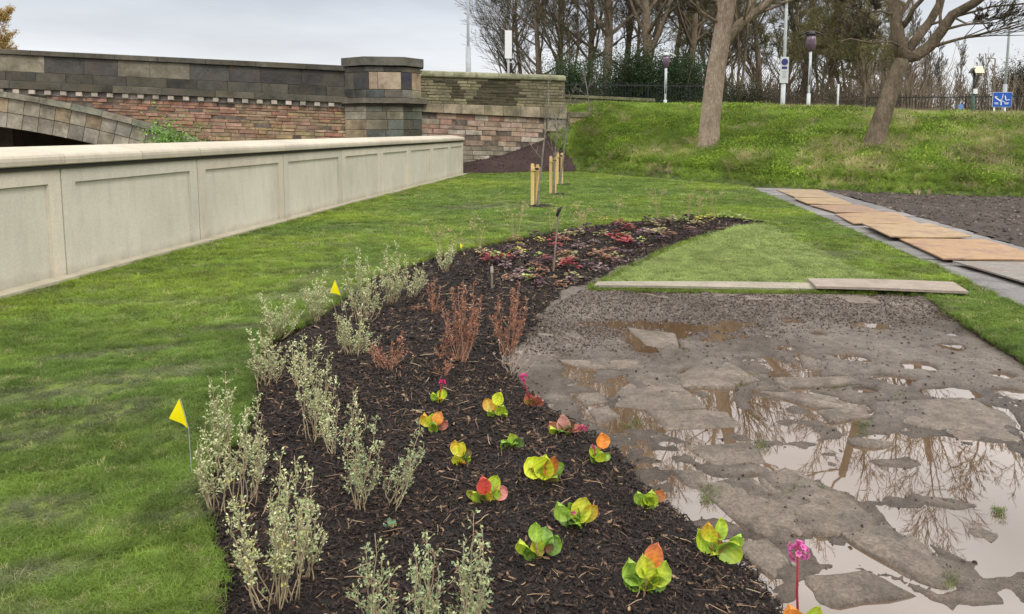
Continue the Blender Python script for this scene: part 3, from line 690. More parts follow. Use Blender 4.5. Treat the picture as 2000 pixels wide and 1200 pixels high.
# arch: circle through measured points of the extrados
pts = [FB.uz(0, 178), FB.uz(175, 210), FB.uz(350, 259)]
(x1, y1), (x2, y2), (x3, y3) = pts
dd = 2 * (x1 * (y2 - y3) + x2 * (y3 - y1) + x3 * (y1 - y2))
ux = ((x1 ** 2 + y1 ** 2) * (y2 - y3) + (x2 ** 2 + y2 ** 2) * (y3 - y1) + (x3 ** 2 + y3 ** 2) * (y1 - y2)) / dd
uy = ((x1 ** 2 + y1 ** 2) * (x3 - x2) + (x2 ** 2 + y2 ** 2) * (x1 - x3) + (x3 ** 2 + y3 ** 2) * (x2 - x1)) / dd
RE = math.hypot(x1 - ux, y1 - uy); RI = RE - 1.22; RM = RE - .20; RMM = RE - .70
def arc(r, a): return (ux + r * math.sin(a), uy + r * math.cos(a))
aend = R(24.5); a0 = -R(11); na = int((aend - a0) * RE / .50)
for i in range(na):
    b0 = a0 + (aend - a0) * i / na; b1 = a0 + (aend - a0) * (i + 1) / na
    for ra, rb, dd_, off in ((RM, RMM, .10, 0), (RMM, RI, .08, 0)):
        cc = GV[rw.randint(len(GV))]; k = rw.uniform(.85, 1.1)
        prism('arch_stone', bridge, FB, [arc(rb, b0), arc(rb, b1), arc(ra, b1), arc(ra, b0)], -.5, dd_, M_STONE, tuple(x * k for x in cc), .006, .004)
    if i % 2 == 0:
        b1 = min(a0 + (aend - a0) * (i + 2) / na, aend)
        prism('hood_stone', bridge, FB, [arc(RM, b0), arc(RM, b1), arc(RE, b1), arc(RE, b0)], -.3, .22, M_STONE, (.25 * rw.uniform(.8, 1.1), .215, .165), .004)
# spandrel stones, thin uneven courses
zr = -2.2
def spk(u, z):
    r = math.hypot(u - ux, z - uy)
    return r > RE + .02 and u > 0.3
ztop = den_b
j = 0; t = 0.0
def spcol(u, z):
    P = FB.w(u, z); px = 1000 + P.x / P.y * FPX; yy = 255 - (z - 1.6) / P.y * FPX
    w = .75 if px > 470 and yy > 235 else (.4 if px > 380 and yy > 225 else .08)
    return OC[rw.randint(len(OC))] if rw.rand() < w else PK[rw.randint(len(PK))]
while t < 2.6:
    h = rw.uniform(.085, .14)
    top = ((ztop[0][0], ztop[0][1] - t), (ztop[1][0], ztop[1][1] - t)); bot = ((ztop[0][0], ztop[0][1] - t - h), (ztop[1][0], ztop[1][1] - t - h))
    course('walling_stone', bridge, FB, top, bot, (.28, .7), -.1, 0, M_STONE, PK, jit=.022, gap=.007, colf=spcol, keep=lambda u, z: spk(u, z) and z > .75 and u > 1.2, start=-rw.rand() * .4)
    t += h
# solid core behind the facing, with the arch opening
core = [cop_b[0], cop_b[1], (cop_b[1][0], -2.6)] + [arc(RE - .3, aend)] + [arc(RI + .02, a) for a in np.linspace(aend, a0, 24)] + [(arc(RI, a0)[0] - .3, arc(RI, a0)[1])]
core = [(cop_b[0][0], arc(RI, a0)[1] + .02)] + [cop_b[0], cop_b[1], (cop_b[1][0], -2.6), (arc(RI, aend)[0], -2.6)] + [arc(RI + .02, a) for a in np.linspace(aend, a0, 24)]
backing(FB, bridge, core, -9.0, -.02)
M_ARCHSHADE = masonry_mat('arch_shade_stone', 2, .5, 1.4, .5)  # stone of the wall that stands for the shade under the arch
_v = [FB.w(u, z, d) for z in (-2.6, 2.4) for u, d in ((-6.0, -2.2), (FB.uz(25, 270, -2.2)[0], -2.2), (FB.uz(25, 270, -2.2)[0] + 1.2, -8.9), (-6.0, -8.9))]
link('arch_shade_wall', mkmesh('arch_shade_wall', [tuple(v) for v in _v], [(0, 1, 5, 4), (1, 2, 6, 5), (4, 5, 6, 7)]), M_ARCHSHADE, bridge, color=(.06, .045, .035))  # added wall; shade under the arch is put into its near-black colour
# ---------------- pillar on the bridge end
def plan_block(name, parent, F, plan, z0, z1, mat, color, z1b=None, zb0=None):
    m = len(plan); cu = sum(p[0] for p in plan) / m; c = F.w(cu, z0, 0)
    z1b = z1b or z1; V = [tuple(F.w(u, z0, d) - c) for u, d in plan] + [tuple(F.w(u, z1, d) - c) for u, d in plan]
    tri = tessellate_polygon([[Vector((u, d, 0)) for u, d in plan]])
    return link(name, mkmesh(name, V, [(i, (i + 1) % m, m + (i + 1) % m, m + i) for i in range(m)], [t for t in tri] + [(m + a, m + b, m + c_) for a, b, c_ in tri]), mat, parent, color=color, loc=c)
DP = .75
uL, zc0 = FB.uz(672, 129); uR, _ = FB.uz(822, 129, 0); uF0, _ = FB.uz(713, 129, DP); uF1, _ = FB.uz(786, 129, DP)
def pplan(g, gd=0):  # octagonal front, grown by g
    return [(uL - g, -.9), (uL - g, .05), (uF0 - g * .4, DP + g), (uF1 + g * .4, DP + g), (uR + g, .05), (uR + g, -.9)]
def zp(py, d=DP): return FB.uz(750, py, d)[1]
plan_block('pillar_core', bridge, FB, pplan(-.06), zp(206), zp(130), M_MORT, (.1, .1, .1))
plan_block('pillar_cap', bridge, FB, pplan(.10), zp(128), zp(111.5), M_STONE, (.115, .11, .092))
def pface(z0y, z1y, cuts, cols, gp=.0, nm='pillar_stone'):
    """stones on the three visible faces of the pillar"""
    pp = pplan(gp)[1:5]
    for f in range(3):
        a, b = pp[f], pp[f + 1]
        A3 = FB.w(a[0], 0, a[1]); B3 = FB.w(b[0], 0, b[1]); F = Frame.__new__(Frame); F.o = A3; F.L = (B3 - A3).length; F.e = (B3 - A3) / F.L; F.n = Vector((F.e.y, -F.e.x, 0))
        if F.n.y > 0: F.n = -F.n
        cs = cuts[f]
        for i in range(len(cs) - 1):
            prism(nm, bridge, F, [(cs[i] * F.L, zp(z0y)), (cs[i + 1] * F.L, zp(z0y)), (cs[i + 1] * F.L, zp(z1y)), (cs[i] * F.L, zp(z1y))], -.12, .0, M_STONE, cols[f][i], .005, .004)
D1, D2, D3 = (.062, .06, .056), (.09, .085, .07), (.048, .05, .055)
pface(141, 130, [(0, 1), (0, .5, 1), (0, 1)], [(D1,), (D2, (.07, .062, .055)), ((.10, .085, .065),)])
pface(175, 141, [(0, .45, 1), (0, .09, .33, .96, 1), (0, .5, 1)], [(D2, D3), (D1, (.33, .25, .18), (.36, .285, .21), D3), ((.05, .05, .065), (.34, .25, .16))])
pface(191, 175, [(0, .5, 1), (0, .5, 1), (0, .5, 1)], [(D1, D2), ((.085, .09, .085), (.11, .10, .085)), ((.14, .135, .11), (.2, .18, .12))])
plan_block('cornice_stone', bridge, FB, pplan(.22), zp(202), zp(191.5), M_STONE, (.14, .128, .10))
plan_block('cornice_stone', bridge, FB, pplan(.10), zp(207), zp(202.3), M_STONE, (.06, .055, .04))
plan_block('pillar_core', bridge, FB, pplan(-.08), -2.5, zp(207), M_MORT, (.1, .1, .1))
yy = 207; 
for h in (11, 16, 20, 16, 22, 24):
    z0y = yy + h
    pface(z0y, yy, [(0, 1), (0, rw.uniform(.3, .6), 1), (0, rw.uniform(.4, .6), 1)], [(GV[rw.randint(7)],), [((.14, .145, .115), (.20, .18, .125), (.11, .12, .10), (.17, .155, .115))[rw.randint(4)] for _ in range(2)], [((.075, .085, .07), (.12, .13, .10), (.08, .075, .055))[rw.randint(3)] for _ in range(2)]], gp=.02)
    yy = z0y
# ---------------- wing wall running to the bank
FW = Frame(822, 1105, 27.9, 30.8)
wing = thing('wing_wall', 'mossy stone wing wall with pink lower courses right of the bridge pillar', 'wall')
def wl2(y0, y1, d=0.0): return (FW.uz(818, y0, d), FW.uz(1104, y1, d))
w_t = wl2(136, 150); w_c = wl2(150, 159); w_s = wl2(202, 211); w_b = wl2(219, 233)
zt = lambda l, t: lerp2(l[0], l[1], t)
L = FW.L
# rounded coping stones
s = 0.0; Lw = w_t[1][0] - w_t[0][0]
while s < Lw - .05:
    e = min(s + rw.uniform(.9, 1.5), Lw)
    if Lw - e < .4: e = Lw
    V = []
    zz0 = lerp2(w_c[0], w_c[1], s / Lw); zz1 = lerp2(w_c[0], w_c[1], e / Lw); ht = .24
    prof = [(.06, 0), (.09, .04), (.08, .12), (.03, .2), (-.08, ht), (-.3, ht + .01), (-.42, .18), (-.46, .04), (-.44, 0)]
    for (u, z) in (zz0, zz1):
        for d, h in prof: V.append(tuple(FW.w(u + (.006 if (u, z) == zz0 else -.006), z + h, d)))
    m = len(prof)
    link('coping_stone', mkmesh('coping_stone', V, [(q, (q + 1) % m, m + (q + 1) % m, m + q) for q in range(m)], [(0, q, q + 1) for q in range(1, m - 1)] + [(m, m + q + 1, m + q) for q in range(1, m - 1)]), M_STONE_W, wing, color=tuple(np.array((.24, .235, .15)) * rw.uniform(.85, 1.15)))
    s = e
nr = 9
for r in range(nr):
    a, b = r / nr, (r + 1) / nr
    top = (lerp2(w_c[0], w_s[0], a), lerp2(w_c[1], w_s[1], a)); bot = (lerp2(w_c[0], w_s[0], b), lerp2(w_c[1], w_s[1], b))
    def mc(u, z, r=r):
        px = u / Lw
        s_ = float(fbm(np.array([u * 1.0]), np.array([z * 1.6]), 1.0, 2, 66)[0]); s_ += .22 * (.12 < px < .25 or .38 < px < .62)
        k = max(.28, 1.25 - 1.25 * max(0, s_ - .38)); b_ = np.array((.185, .165, .10)) * (1 + .22 * (rw.rand() - .5)); return tuple(b_ * k if s_ < .62 else b_ * .35)
    course('walling_stone', wing, FW, top, bot, (.3, .62), -.2, 0, M_STONE_W, MS, jit=.014, gap=.010, colf=mc, start=-rw.rand() * .3)
course('string_course_stone', wing, FW, w_s, w_b, (.7, 1.0), -.2, .13, M_STONE, [(.27, .23, .15), (.30, .25, .18), (.22, .19, .13), (.33, .26, .18)])
t = 0
WP = [(.38, .24, .175), (.40, .28, .21), (.35, .215, .16), (.40, .315, .245), (.34, .24, .18), (.42, .30, .24), (.37, .28, .205)]
WG = [(.36, .32, .25), (.28, .24, .18), (.40, .35, .28), (.22, .19, .14)]
while t < 2.75:
    h = rw.uniform(.14, .24)
    top = ((w_b[0][0], w_b[0][1] - t), (w_b[1][0], w_b[1][1] - t)); bot = ((w_b[0][0], w_b[0][1] - t - h), (w_b[1][0], w_b[1][1] - t - h))
    def wc(u, z):
        g = .85 if z < 1.0 else .15
        return WG[rw.randint(4)] if rw.rand() < g else WP[rw.randint(7)]
    course('walling_stone', wing, FW, top, bot, (.4, 1.0), -.2, 0, M_STONE, WP, jit=.028, gap=.007, colf=wc, start=-rw.rand() * .4)
    t += h
backing(FW, wing, [(-.05, w_t[0][1] - .2), (Lw - .06, w_t[1][1] - .18), (Lw - .06, -.6), (-.05, -.6)], -.45, -.02)
prism('quoin_stone', wing, FW, [(Lw - 1.05, w_b[1][1] - .50), (Lw - .02, w_b[1][1] - .52), (Lw - .02, w_b[1][1] - .04), (Lw - 1.05, w_b[1][1] - .04)], -.2, .05, M_STONE, (.36, .31, .24))
# two low walls stepping up the bank
def lowwall(nm, label, p, q, yp, yq, t0, t1, b0, b1, cap, cols, capcol, lens):
    F = Frame(p, q, yp, yq); o = thing(nm, label, 'wall')
    t_ = (F.uz(p, t0), F.uz(q, t1)); c_ = (F.uz(p, t0 + cap), F.uz(q, t1 + cap)); b_ = (F.uz(p, b0), F.uz(q, b1))
    course('coping_stone', o, F, t_, c_, (.8, 1.4), -.4, .06, M_STONE_W, [capcol])
    n = max(2, int(round((b0 - t0 - cap) / 9)))
    for r in range(n):
        course('walling_stone', o, F, (lerp2(c_[0], b_[0], r / n), lerp2(c_[1], b_[1], r / n)), (lerp2(c_[0], b_[0], (r + 1) / n), lerp2(c_[1], b_[1], (r + 1) / n)), lens, -.3, 0, M_STONE_W, cols, jit=.015)
    backing(F, o, [c_[0], c_[1], (b_[1][0], b_[1][1] - .8), (b_[0][0], b_[0][1] - .8)], -.35, -.03)
    return o
lowwall('low_wall', 'short broken stone wall stub half buried in bank beside the wing wall', 1112, 1202, 31.0, 31.6, 219, 220, 252, 250, 11, [(.36, .28, .16), (.30, .24, .15), (.25, .2, .13)], (.22, .20, .12), (.7, 1.3))
lowwall('low_wall', 'long low mossy stone wall below the iron railings on top of bank', 1100, 1279, 35.0, 36.5, 185, 193, 218, 222, 6, [(.14, .135, .08), (.19, .175, .11), (.11, .105, .065)], (.17, .165, .095), (.8, 1.4))
# ================================================================== TREES
def mat_bark(name, a, b, c3):
    t = NT(name, .9, .15)
    n1 = t.noise(3.0, 6, .7, sc=(1, 1, .5)); n2 = t.noise(22, 4, .7, sc=(1, 1, .35))
    c = t.ramp(n1, [(.3, a), (.5, b), (.72, c3)]); c = t.mix(1.0, c, t.ramp(n2, [(.3, .65), (.7, 1.25)]), 'MULTIPLY')
    n3 = t.noise(4, 5, .75, sc=(1, 1, .6)); c = t.mix(t.ramp(n3, [(.55, 0), (.68, .6)]), c, tuple(x * .45 for x in b)); t.color(c); t.bump(n2, 1.0, .12); return t.m
M_BARK1 = mat_bark('sycamore_bark', (.25, .185, .135), (.43, .335, .25), (.52, .43, .33))
M_BARK2 = mat_bark('lichen_bark', (.12, .094, .066), (.23, .18, .125), (.33, .26, .185))
M_TWIG = mat_bark('twig_bark', (.08, .068, .048), (.14, .118, .082), (.20, .165, .12))
M_TWIGM = mat_bark('mid_twig_bark', (.095, .08, .06), (.15, .125, .095), (.20, .17, .13))
M_TWIGP = mat_bark('pale_twig_bark', (.12, .10, .085), (.18, .15, .13), (.24, .20, .17))
M_IVY = tinted('ivy_leaf', .5, .4, ns=1.5)
M_LEAF = tinted('leaf', .55, .35, transl=.25)
def perp(d, r):
    v = r.normal(size=3); v -= d * v.dot(d); return v / (np.linalg.norm(v) + 1e-9)
def bend_path(p, d, L, n, r, wob, up):
    P = [p]; q = p.copy(); d = d / np.linalg.norm(d)
    for i in range(n):
        d = d + r.normal(size=3) * wob + np.array([0, 0, up]); d /= np.linalg.norm(d); q = q + d * (L / n); P.append(q)
    return np.array(P), d
def sprout(P, rad, depth, r, big, fine, cfg, L0, buds=None):
    """children of a limb; cfg[depth] = (count, angle, length ratio, radius ratio, wobble, up)"""
    if depth >= len(cfg): return
    n, ang, lr, rr, wob, up = cfg[depth]; m = len(P) - 1
    cnt = max(1, int(n * r.uniform(.75, 1.25)))
    for i in range(cnt):
        t = r.uniform(.22, 1.0) if i < cnt - 1 else 1.0
        f = t * m; k = min(int(f), m - 1); p = P[k] + (P[k + 1] - P[k]) * (f - k); d = P[k + 1] - P[k]; d = d / (np.linalg.norm(d) + 1e-9)
        a = ang * r.uniform(.6, 1.35) * (1 if t < 1 else .35); nd = d * math.cos(a) + perp(d, r) * math.sin(a)
        if nd[2] < 0: nd[2] *= -.4
        L = L0 * lr * r.uniform(.65, 1.2) * (1.15 - .45 * t); rp = np.interp(t, [0, 1], [rad[0], rad[1]]); r0 = max(cfg_min, rp * rr * r.uniform(.7, 1.05))
        seg = 5 if depth < 1 else (4 if depth < 2 else (3 if depth < 3 else 2))
        C, _ = bend_path(p, nd, L, seg, r, wob, up); r1 = max(cfg_min * .6, r0 * .35)
        tgt = big if depth < 1 else fine
        tgt.tube(C, np.linspace(r0, r1, len(C)), 7 if depth < 1 else (4 if depth < 2 else 3), cap=False)
        if buds is not None and depth >= len(cfg) - 2: buds.append(C)
        sprout(C, (r0, r1), depth + 1, r, big, fine, cfg, L, buds)
cfg_min = .010
def leafquads(mb, P, D, size, col, r, fold=0):
    """diamond leaves: P centres (n,3), D directions (n,3)"""
    n = len(P); D = D / (np.linalg.norm(D, axis=1)[:, None] + 1e-9); S = np.cross(D, r.normal(size=(n, 3))); S /= np.linalg.norm(S, axis=1)[:, None] + 1e-9
    size = np.broadcast_to(size, (n,))[:, None]
    V = np.stack([P, P + D * size * .5 + S * size * .26, P + D * size, P + D * size * .5 - S * size * .26], 1).reshape(-1, 3)
    Q = np.arange(n * 4).reshape(-1, 4)
    mb.add(V, Q, col=np.repeat(col, 4, 0))
def pal(cols, n, r, v=.2):
    c = np.array(cols)[r.randint(len(cols), size=n)]; return c * (1 + v * (r.rand(n, 1) * 2 - 1))

def bare_tree(seed, H, r0, cfg, trunk_frac=.35, lean=(0, 0), multi=1, trunk_path=None, limbs=None, mat=M_TWIG, matt=None, budcol=None, nb=4, budsize=.05):
    r = np.random.RandomState(seed); big = MB(); fine = MB(); buds = [] if budcol else None
    for s in range(multi):
        if trunk_path is None:
            d = np.array([lean[0] + (r.rand() - .5) * .25 * (multi > 1), lean[1] + (r.rand() - .5) * .25 * (multi > 1), 1.0])
            P, _ = bend_path(np.array([(r.rand() - .5) * .3 * (multi > 1), 0, -.3]), d, H * r.uniform(.8, 1), 10, r, .05, .04)
        else: P = np.array(trunk_path)
        n = len(P); R_ = r0 * (1 - np.linspace(0, 1, n) ** 1.1 * .82); R_[0] *= 1.35
        if trunk_path is not None: R_ = np.interp(np.linspace(0, 1, n), [0, .12, .5, 1], [r0 * 1.3, r0, r0 * .82, r0 * .55])
        big.tube(P, R_, 12)
        k0 = int(trunk_frac * (n - 1))
        if k0 < n - 2: sprout(P[k0:], (R_[k0], R_[-1]), 0, r, big, fine, cfg, H * .5, buds)
    for (LP, lr) in (limbs or []):
        LP = np.array(LP); big.tube(LP, np.linspace(lr, lr * .5, len(LP)), 10)
        sprout(LP, (lr * .7, lr * .5), 0, r, big, fine, cfg, min(H * .42, float(np.linalg.norm(LP[-1] - LP[0])) * (1.0 if lr > .06 else .45)), buds)
    lf = None
    if budcol:
        lf = MB(); B = np.concatenate([b[1:] for b in buds]); B = np.repeat(B, nb, 0) + r.normal(size=(len(B) * nb, 3)) * .07
        leafquads(lf, B, r.normal(size=B.shape), budsize * r.uniform(.6, 1.3, len(B)), pal(budcol, len(B), r), r)
    return big.mesh('trunk', True), fine.mesh('crown', True), (lf.mesh('buds') if lf else None), matt or mat, mat
def plant_tree(name, label, parts, loc, rz=0, sc=1.0, group=None, sz=None):
    o = thing(name, label, 'tree', loc, rz, group); o.scale = (sc, sc, sz or sc)
    link('trunk', parts[0], parts[3], o); link('crown', parts[1], parts[4], o)
    if parts[2]: link('buds', parts[2], M_LEAF, o)
    return o
# ---- two big trees on the bank
def px_path(pts, Y, dz=None): return [A(x, y, Y if np.isscalar(Y) else Y[i]) for i, (x, y) in enumerate(pts)]
def ground_hit(px, py):
    d = ray(px, py)
    for t in np.arange(14, 60, .05):
        P = Vector((0, 0, HC)) + d * (t / d.y)
        if bank1(P.x, P.y) >= P.z: return P
    return Vector((0, 0, HC)) + d * (26 / d.y)
g1 = ground_hit(1382, 292)
P1 = px_path([(1380, 302), (1384, 285), (1386, 245), (1392, 190), (1400, 130), (1410, 70), (1421, 5), (1432, -70), (1448, -150), (1470, -240), (1490, -330)], g1.y)
rel = lambda P, o: [tuple(p - o) for p in P]
base1 = P1[1].copy()
cfg_min = .009
CF = [(9, .75, .62, .5, .11, .06), (7, .65, .60, .5, .11, .05), (7, .60, .60, .5, .12, .04), (5, .55, .60, .55, .12, .03)]
t1 = bare_tree(3, 14, .37, CF, trunk_frac=.42, trunk_path=rel(P1, base1), mat=M_TWIG, matt=M_BARK1,
    limbs=[(rel(px_path([(1412, 95), (1440, 50), (1490, 15), (1540, -30), (1600, -90)], [g1.y, g1.y, g1.y - .4, g1.y - 1, g1.y - 1.4]), base1), .17),
           (rel(px_path([(1398, 80), (1440, 62), (1468, 30), (1475, -30), (1470, -110)], [g1.y, g1.y + .3, g1.y + .6, g1.y + 1, g1.y + 1.4]), base1), .07),
           (rel(px_path([(1425, -40), (1370, -110), (1310, -200), (1260, -290)], [g1.y, g1.y - .3, g1.y - .6, g1.y - 1]), base1), .15),
           (rel(px_path([(1403, 45), (1372, 25), (1335, -10), (1310, -60)], [g1.y, g1.y - .6, g1.y - 1.3, g1.y - 2]), base1), .05)])
plant_tree('bare_tree', 'bare tree with thick tan scarred trunk, left of the two on the bank', t1, base1)
g2 = ground_hit(1704, 296)
P2 = px_path([(1700, 312), (1704, 294), (1712, 262), (1726, 220), (1742, 170), (1760, 122), (1768, 98)], g2.y)
base2 = P2[1].copy(); Y2 = g2.y
t2 = bare_tree(8, 13, .30, [(6, .8, .6, .5, .13, .05)] + CF[1:], trunk_frac=1.0, trunk_path=rel(P2, base2), mat=M_TWIG, matt=M_BARK2,
    limbs=[(rel(px_path([(1764, 115), (1756, 80), (1750, 45), (1747, 0), (1740, -60), (1720, -150), (1705, -250)], Y2), base2), .20),
           (rel(px_path([(1766, 112), (1790, 108), (1815, 92), (1838, 62), (1860, 30), (1900, 8), (1950, -30), (2010, -90)], [Y2, Y2, Y2 - .1, Y2 - .2, Y2 - .4, Y2 - .8, Y2 - 1.2, Y2 - 1.8]), base2), .19),
           (rel(px_path([(1772, 100), (1795, 70), (1818, 40), (1835, 8), (1842, -50), (1860, -130), (1890, -230)], [Y2, Y2 + .2, Y2 + .3, Y2 + .4, Y2 + .7, Y2 + 1, Y2 + 1.4]), base2), .14),
           (rel(px_path([(1760, 55), (1775, 38), (1783, 18), (1800, 0), (1830, -35), (1850, -90)], [Y2, Y2 - .2, Y2 - .4, Y2 - .5, Y2 - .9, Y2 - 1.2]), base2), .09),
           (rel(px_path([(1768, 95), (1740, 82), (1700, 84), (1660, 76), (1640, 82)], [Y2, Y2 - .3, Y2 - .6, Y2 - 1, Y2 - 1.4]), base2), .035),
           (rel(px_path([(1748, 30), (1720, 22), (1690, 25), (1650, 10)], [Y2, Y2 - .3, Y2 - .6, Y2 - 1]), base2), .035),
           (rel(px_path([(1858, 32), (1890, 48), (1915, 40), (1930, 60)], [Y2 - .4, Y2 - .8, Y2 - 1, Y2 - 1.4]), base2), .03)])
plant_tree('bare_tree', 'bare leaning tree forking low into dark limbs, right of the two on the bank', t2, base2)
# ---- woodland behind the bank
cfg_min = .0125
GB = [(.20, .21, .06), (.26, .24, .08), (.16, .17, .05), (.24, .17, .09)]
PB = [(.26, .20, .15), (.32, .24, .18), (.22, .18, .12)]
wood_dense = [bare_tree(20 + i, 19, .34, [(24, .85, .66, .40, .08, .09), (8, .60, .55, .5, .09, .06), (6, .55, .58, .55, .10, .05), (5, .50, .62, .6, .10, .04)], trunk_frac=.08, mat=M_TWIG, matt=M_BARK2, budcol=GB, nb=1, budsize=.05) for i in range(3)]
wood_multi = [bare_tree(40 + i, 11, .12, [(10, .7, .6, .5, .12, .08), (8, .65, .5, .5, .15, .05), (7, .6, .5, .6, .16, .03), (3, .6, .6, .6, .16, .02)], trunk_frac=.05, multi=3, mat=M_TWIGM, matt=M_BARK2, budcol=GB, nb=1 + i * 2, budsize=.055 + .03 * i) for i in range(2)]
cfg_min = .026
poplar = [bare_tree(60 + i, 12, .16, [(34, .42, .36, .5, .07, .12), (8, .45, .5, .5, .08, .10), (5, .45, .6, .6, .09, .08)], trunk_frac=.08, mat=M_TWIGP, matt=M_TWIGP) for i in range(2)]
saplingm = [bare_tree(70 + i, 2.6, .02, [(9, .6, .32, .5, .12, .05), (4, .5, .5, .6, .14, .03)], trunk_frac=.35, mat=M_TWIGP, matt=M_TWIGP) for i in range(0)]
plans = [  # px, Y, dense kind, scale, rotation, label
 (985, 62, 'd', 0, .62, 1.0, 'small spreading bare tree at the left edge of the woodland'),
 (1048, 56, 'd', 1, .85, 2.2, 'dark bare tree with low arching branches behind the wing wall'),
 (1110, 52, 'm', 0, .95, .5, 'bushy many stemmed bare tree behind the right end of the wing wall'),
 (1182, 50, 'd', 2, 1.0, 3.6, 'tall bare tree with an ivy green trunk behind the long low wall'),
 (1274, 48, 'd', 0, 1.05, 4.5, 'tall bare tree with a brown trunk left of the globe lamp'),
 (1225, 64, 'd', 1, 1.05, 5.4, 'bare tree farther back between the two tall trees by the low wall'),
 (1345, 58, 'd', 2, 1.0, 1.2, 'bare tree just behind the thick tan trunk'),
 (1440, 50, 'm', 0, .95, .0, 'many stemmed bare tree right of the thick tan trunk'),
 (1480, 66, 'd', 1, .95, 2.9, 'bare tree farther back left of the parking sign'),
 (1560, 60, 'd', 0, .9, .3, 'bare tree rising behind the two purple lamp heads'),
 (1598, 52, 'm', 1, 1.0, 2.0, 'many stemmed tree with yellowish buds right of the purple lamp'),
 (1650, 56, 'm', 1, 1.05, 5.0, 'yellow green budding tree left of the leaning trunk'),
 (1690, 48, 'm', 1, .85, 3.3, 'many stemmed bare tree just behind the leaning trunk'),
 (1750, 62, 'm', 0, .72, 4.4, 'low bare tree right behind the fork of the leaning tree'),
 (1020, 70, 'd', 1, .80, 3.3, 'thin bare tree behind the narrow white sign panel'),
 (1085, 66, 'd', 2, .92, 1.9, 'bare tree in the second row above the right end of the wing wall'),
 (1150, 60, 'd', 0, .95, 5.9, 'bare tree in the second row behind the slim pale young tree'),
 (1250, 58, 'm', 0, 1.5, .9, 'many stemmed bare tree filling the gap between the two tall trees'),
 (1310, 70, 'd', 1, 1.0, .4, 'bare tree in the second row right above the globe lamp'),
 (1385, 68, 'm', 1, 1.6, 2.6, 'budding tree hidden mostly behind the thick tan trunk'),
 (1420, 74, 'd', 0, .85, 4.0, 'far bare tree directly right of the thick tan trunk'),
 (1520, 72, 'm', 1, 1.35, 1.1, 'yellowish budding tree behind the parking sign pole'),
 (1620, 70, 'd', 1, .80, 2.2, 'far bare tree between purple lamp and leaning trunk'),
 (1710, 74, 'm', 1, 1.1, 5.2, 'far budding tree behind the leaning trunk')]
for px, Y, k, i, s, rz, lab in plans:
    p = A(px, 255, Y); m = {'d': wood_dense, 'm': wood_multi}[k][i % 3 if k == 'd' else i % 2]
    plant_tree('woodland_tree', lab, m, (p.x, Y, 2.35), rz, s, 'bare trees in the woodland behind the bank')
gx = [(1690, 92), (1725, 98), (1762, 90), (1792, 104), (1815, 92), (1838, 96), (1868, 118), (1890, 108), (1912, 122), (1945, 112)]
POPL = ['slender distant bare tree just right of the leaning trunk, leftmost of the far row', 'slender distant bare tree second from left in the far row', 'tallest slender tree left of the low sky gap, third in the far row',
  'slender distant bare tree fourth from left in the far row', 'slender distant bare tree fifth from left in the far row', 'slender distant bare tree just left of the small blue marker',
  'slender distant tree directly behind the small blue marker', 'slender distant bare tree directly behind the green solar post', 'slender distant tree beside the tiny distant street lamp', 'low slender distant tree behind the blue road sign, rightmost of its row']
for j, (px, Y) in enumerate(gx):
    p = A(px, 255, Y); s = [1.15, 1.0, 1.12, 1.1, 1.0, .92, 1.1, .9, .98, .80][j]
    plant_tree('poplar_tree', POPL[j], poplar[j % 2], (p.x, Y, 1.6), j * 1.3, s, 'slender bare trees far off on the right')
# ---- golden tree beyond the bridge
cfg_min = .0125
t = bare_tree(90, 7, .2, [(12, .9, .55, .5, .14, .06), (9, .7, .55, .55, .15, .05), (7, .6, .6, .6, .15, .03)], trunk_frac=.25, mat=M_TWIG, budcol=[(.42, .27, .08), (.46, .32, .11), (.33, .22, .08)], nb=9, budsize=.09)
p = A(8, 255, 62); plant_tree('willow_tree', 'golden orange budding tree showing above the bridge parapet at far left', t, (p.x - .3, 62, 1.6), 0, 1.25)
# ---- young sapling behind the low wall
cfg_min = .007
M_SAPL = mat_bark('sapling_bark', (.20, .18, .15), (.30, .27, .23), (.38, .34, .29))
def sapling(seed, H, r0): return bare_tree(seed, H, r0, [(12, .65, .30, .5, .1, .06), (6, .5, .5, .6, .12, .04)], trunk_frac=.38, mat=M_SAPL, matt=M_SAPL)
p = ground_hit(1151, 236); t = sapling(101, 3.2, .035)
plant_tree('young_tree', 'slim pale young tree standing on bank in front of the long low wall', t, p, .4, 1.0)
# ---- evergreen shrubs, ivy and hedge masses
def clump_leaves(mb, c, rad, n, size, cols, r, hollow=.55, blobs=14, v=.25):
    """leaves gathered in clumps round sub-centres through an ellipsoid"""
    c = np.array(c); rad = np.array(rad)
    B = r.normal(size=(blobs, 3)); B /= np.linalg.norm(B, axis=1)[:, None]; B *= r.uniform(hollow, 1.0, (blobs, 1)); B[:, 2] = np.abs(B[:, 2]) * 1.2 - .25
    k = r.randint(blobs, size=n); P = B[k] * .9 + r.normal(size=(n, 3)) * .22
    bright = (.65 + .6 * r.rand(blobs))[k][:, None]
    P = c + P * rad; D = r.normal(size=(n, 3)) + np.array([0, 0, .2])
    col = pal(cols, n, r, v) * bright; leafquads(mb, P, D, size * r.uniform(.6, 1.4, n), col, r)
EG = [(.028, .055, .018), (.04, .075, .022), (.055, .09, .028), (.02, .04, .014)]
rt = np.random.RandomState(33)
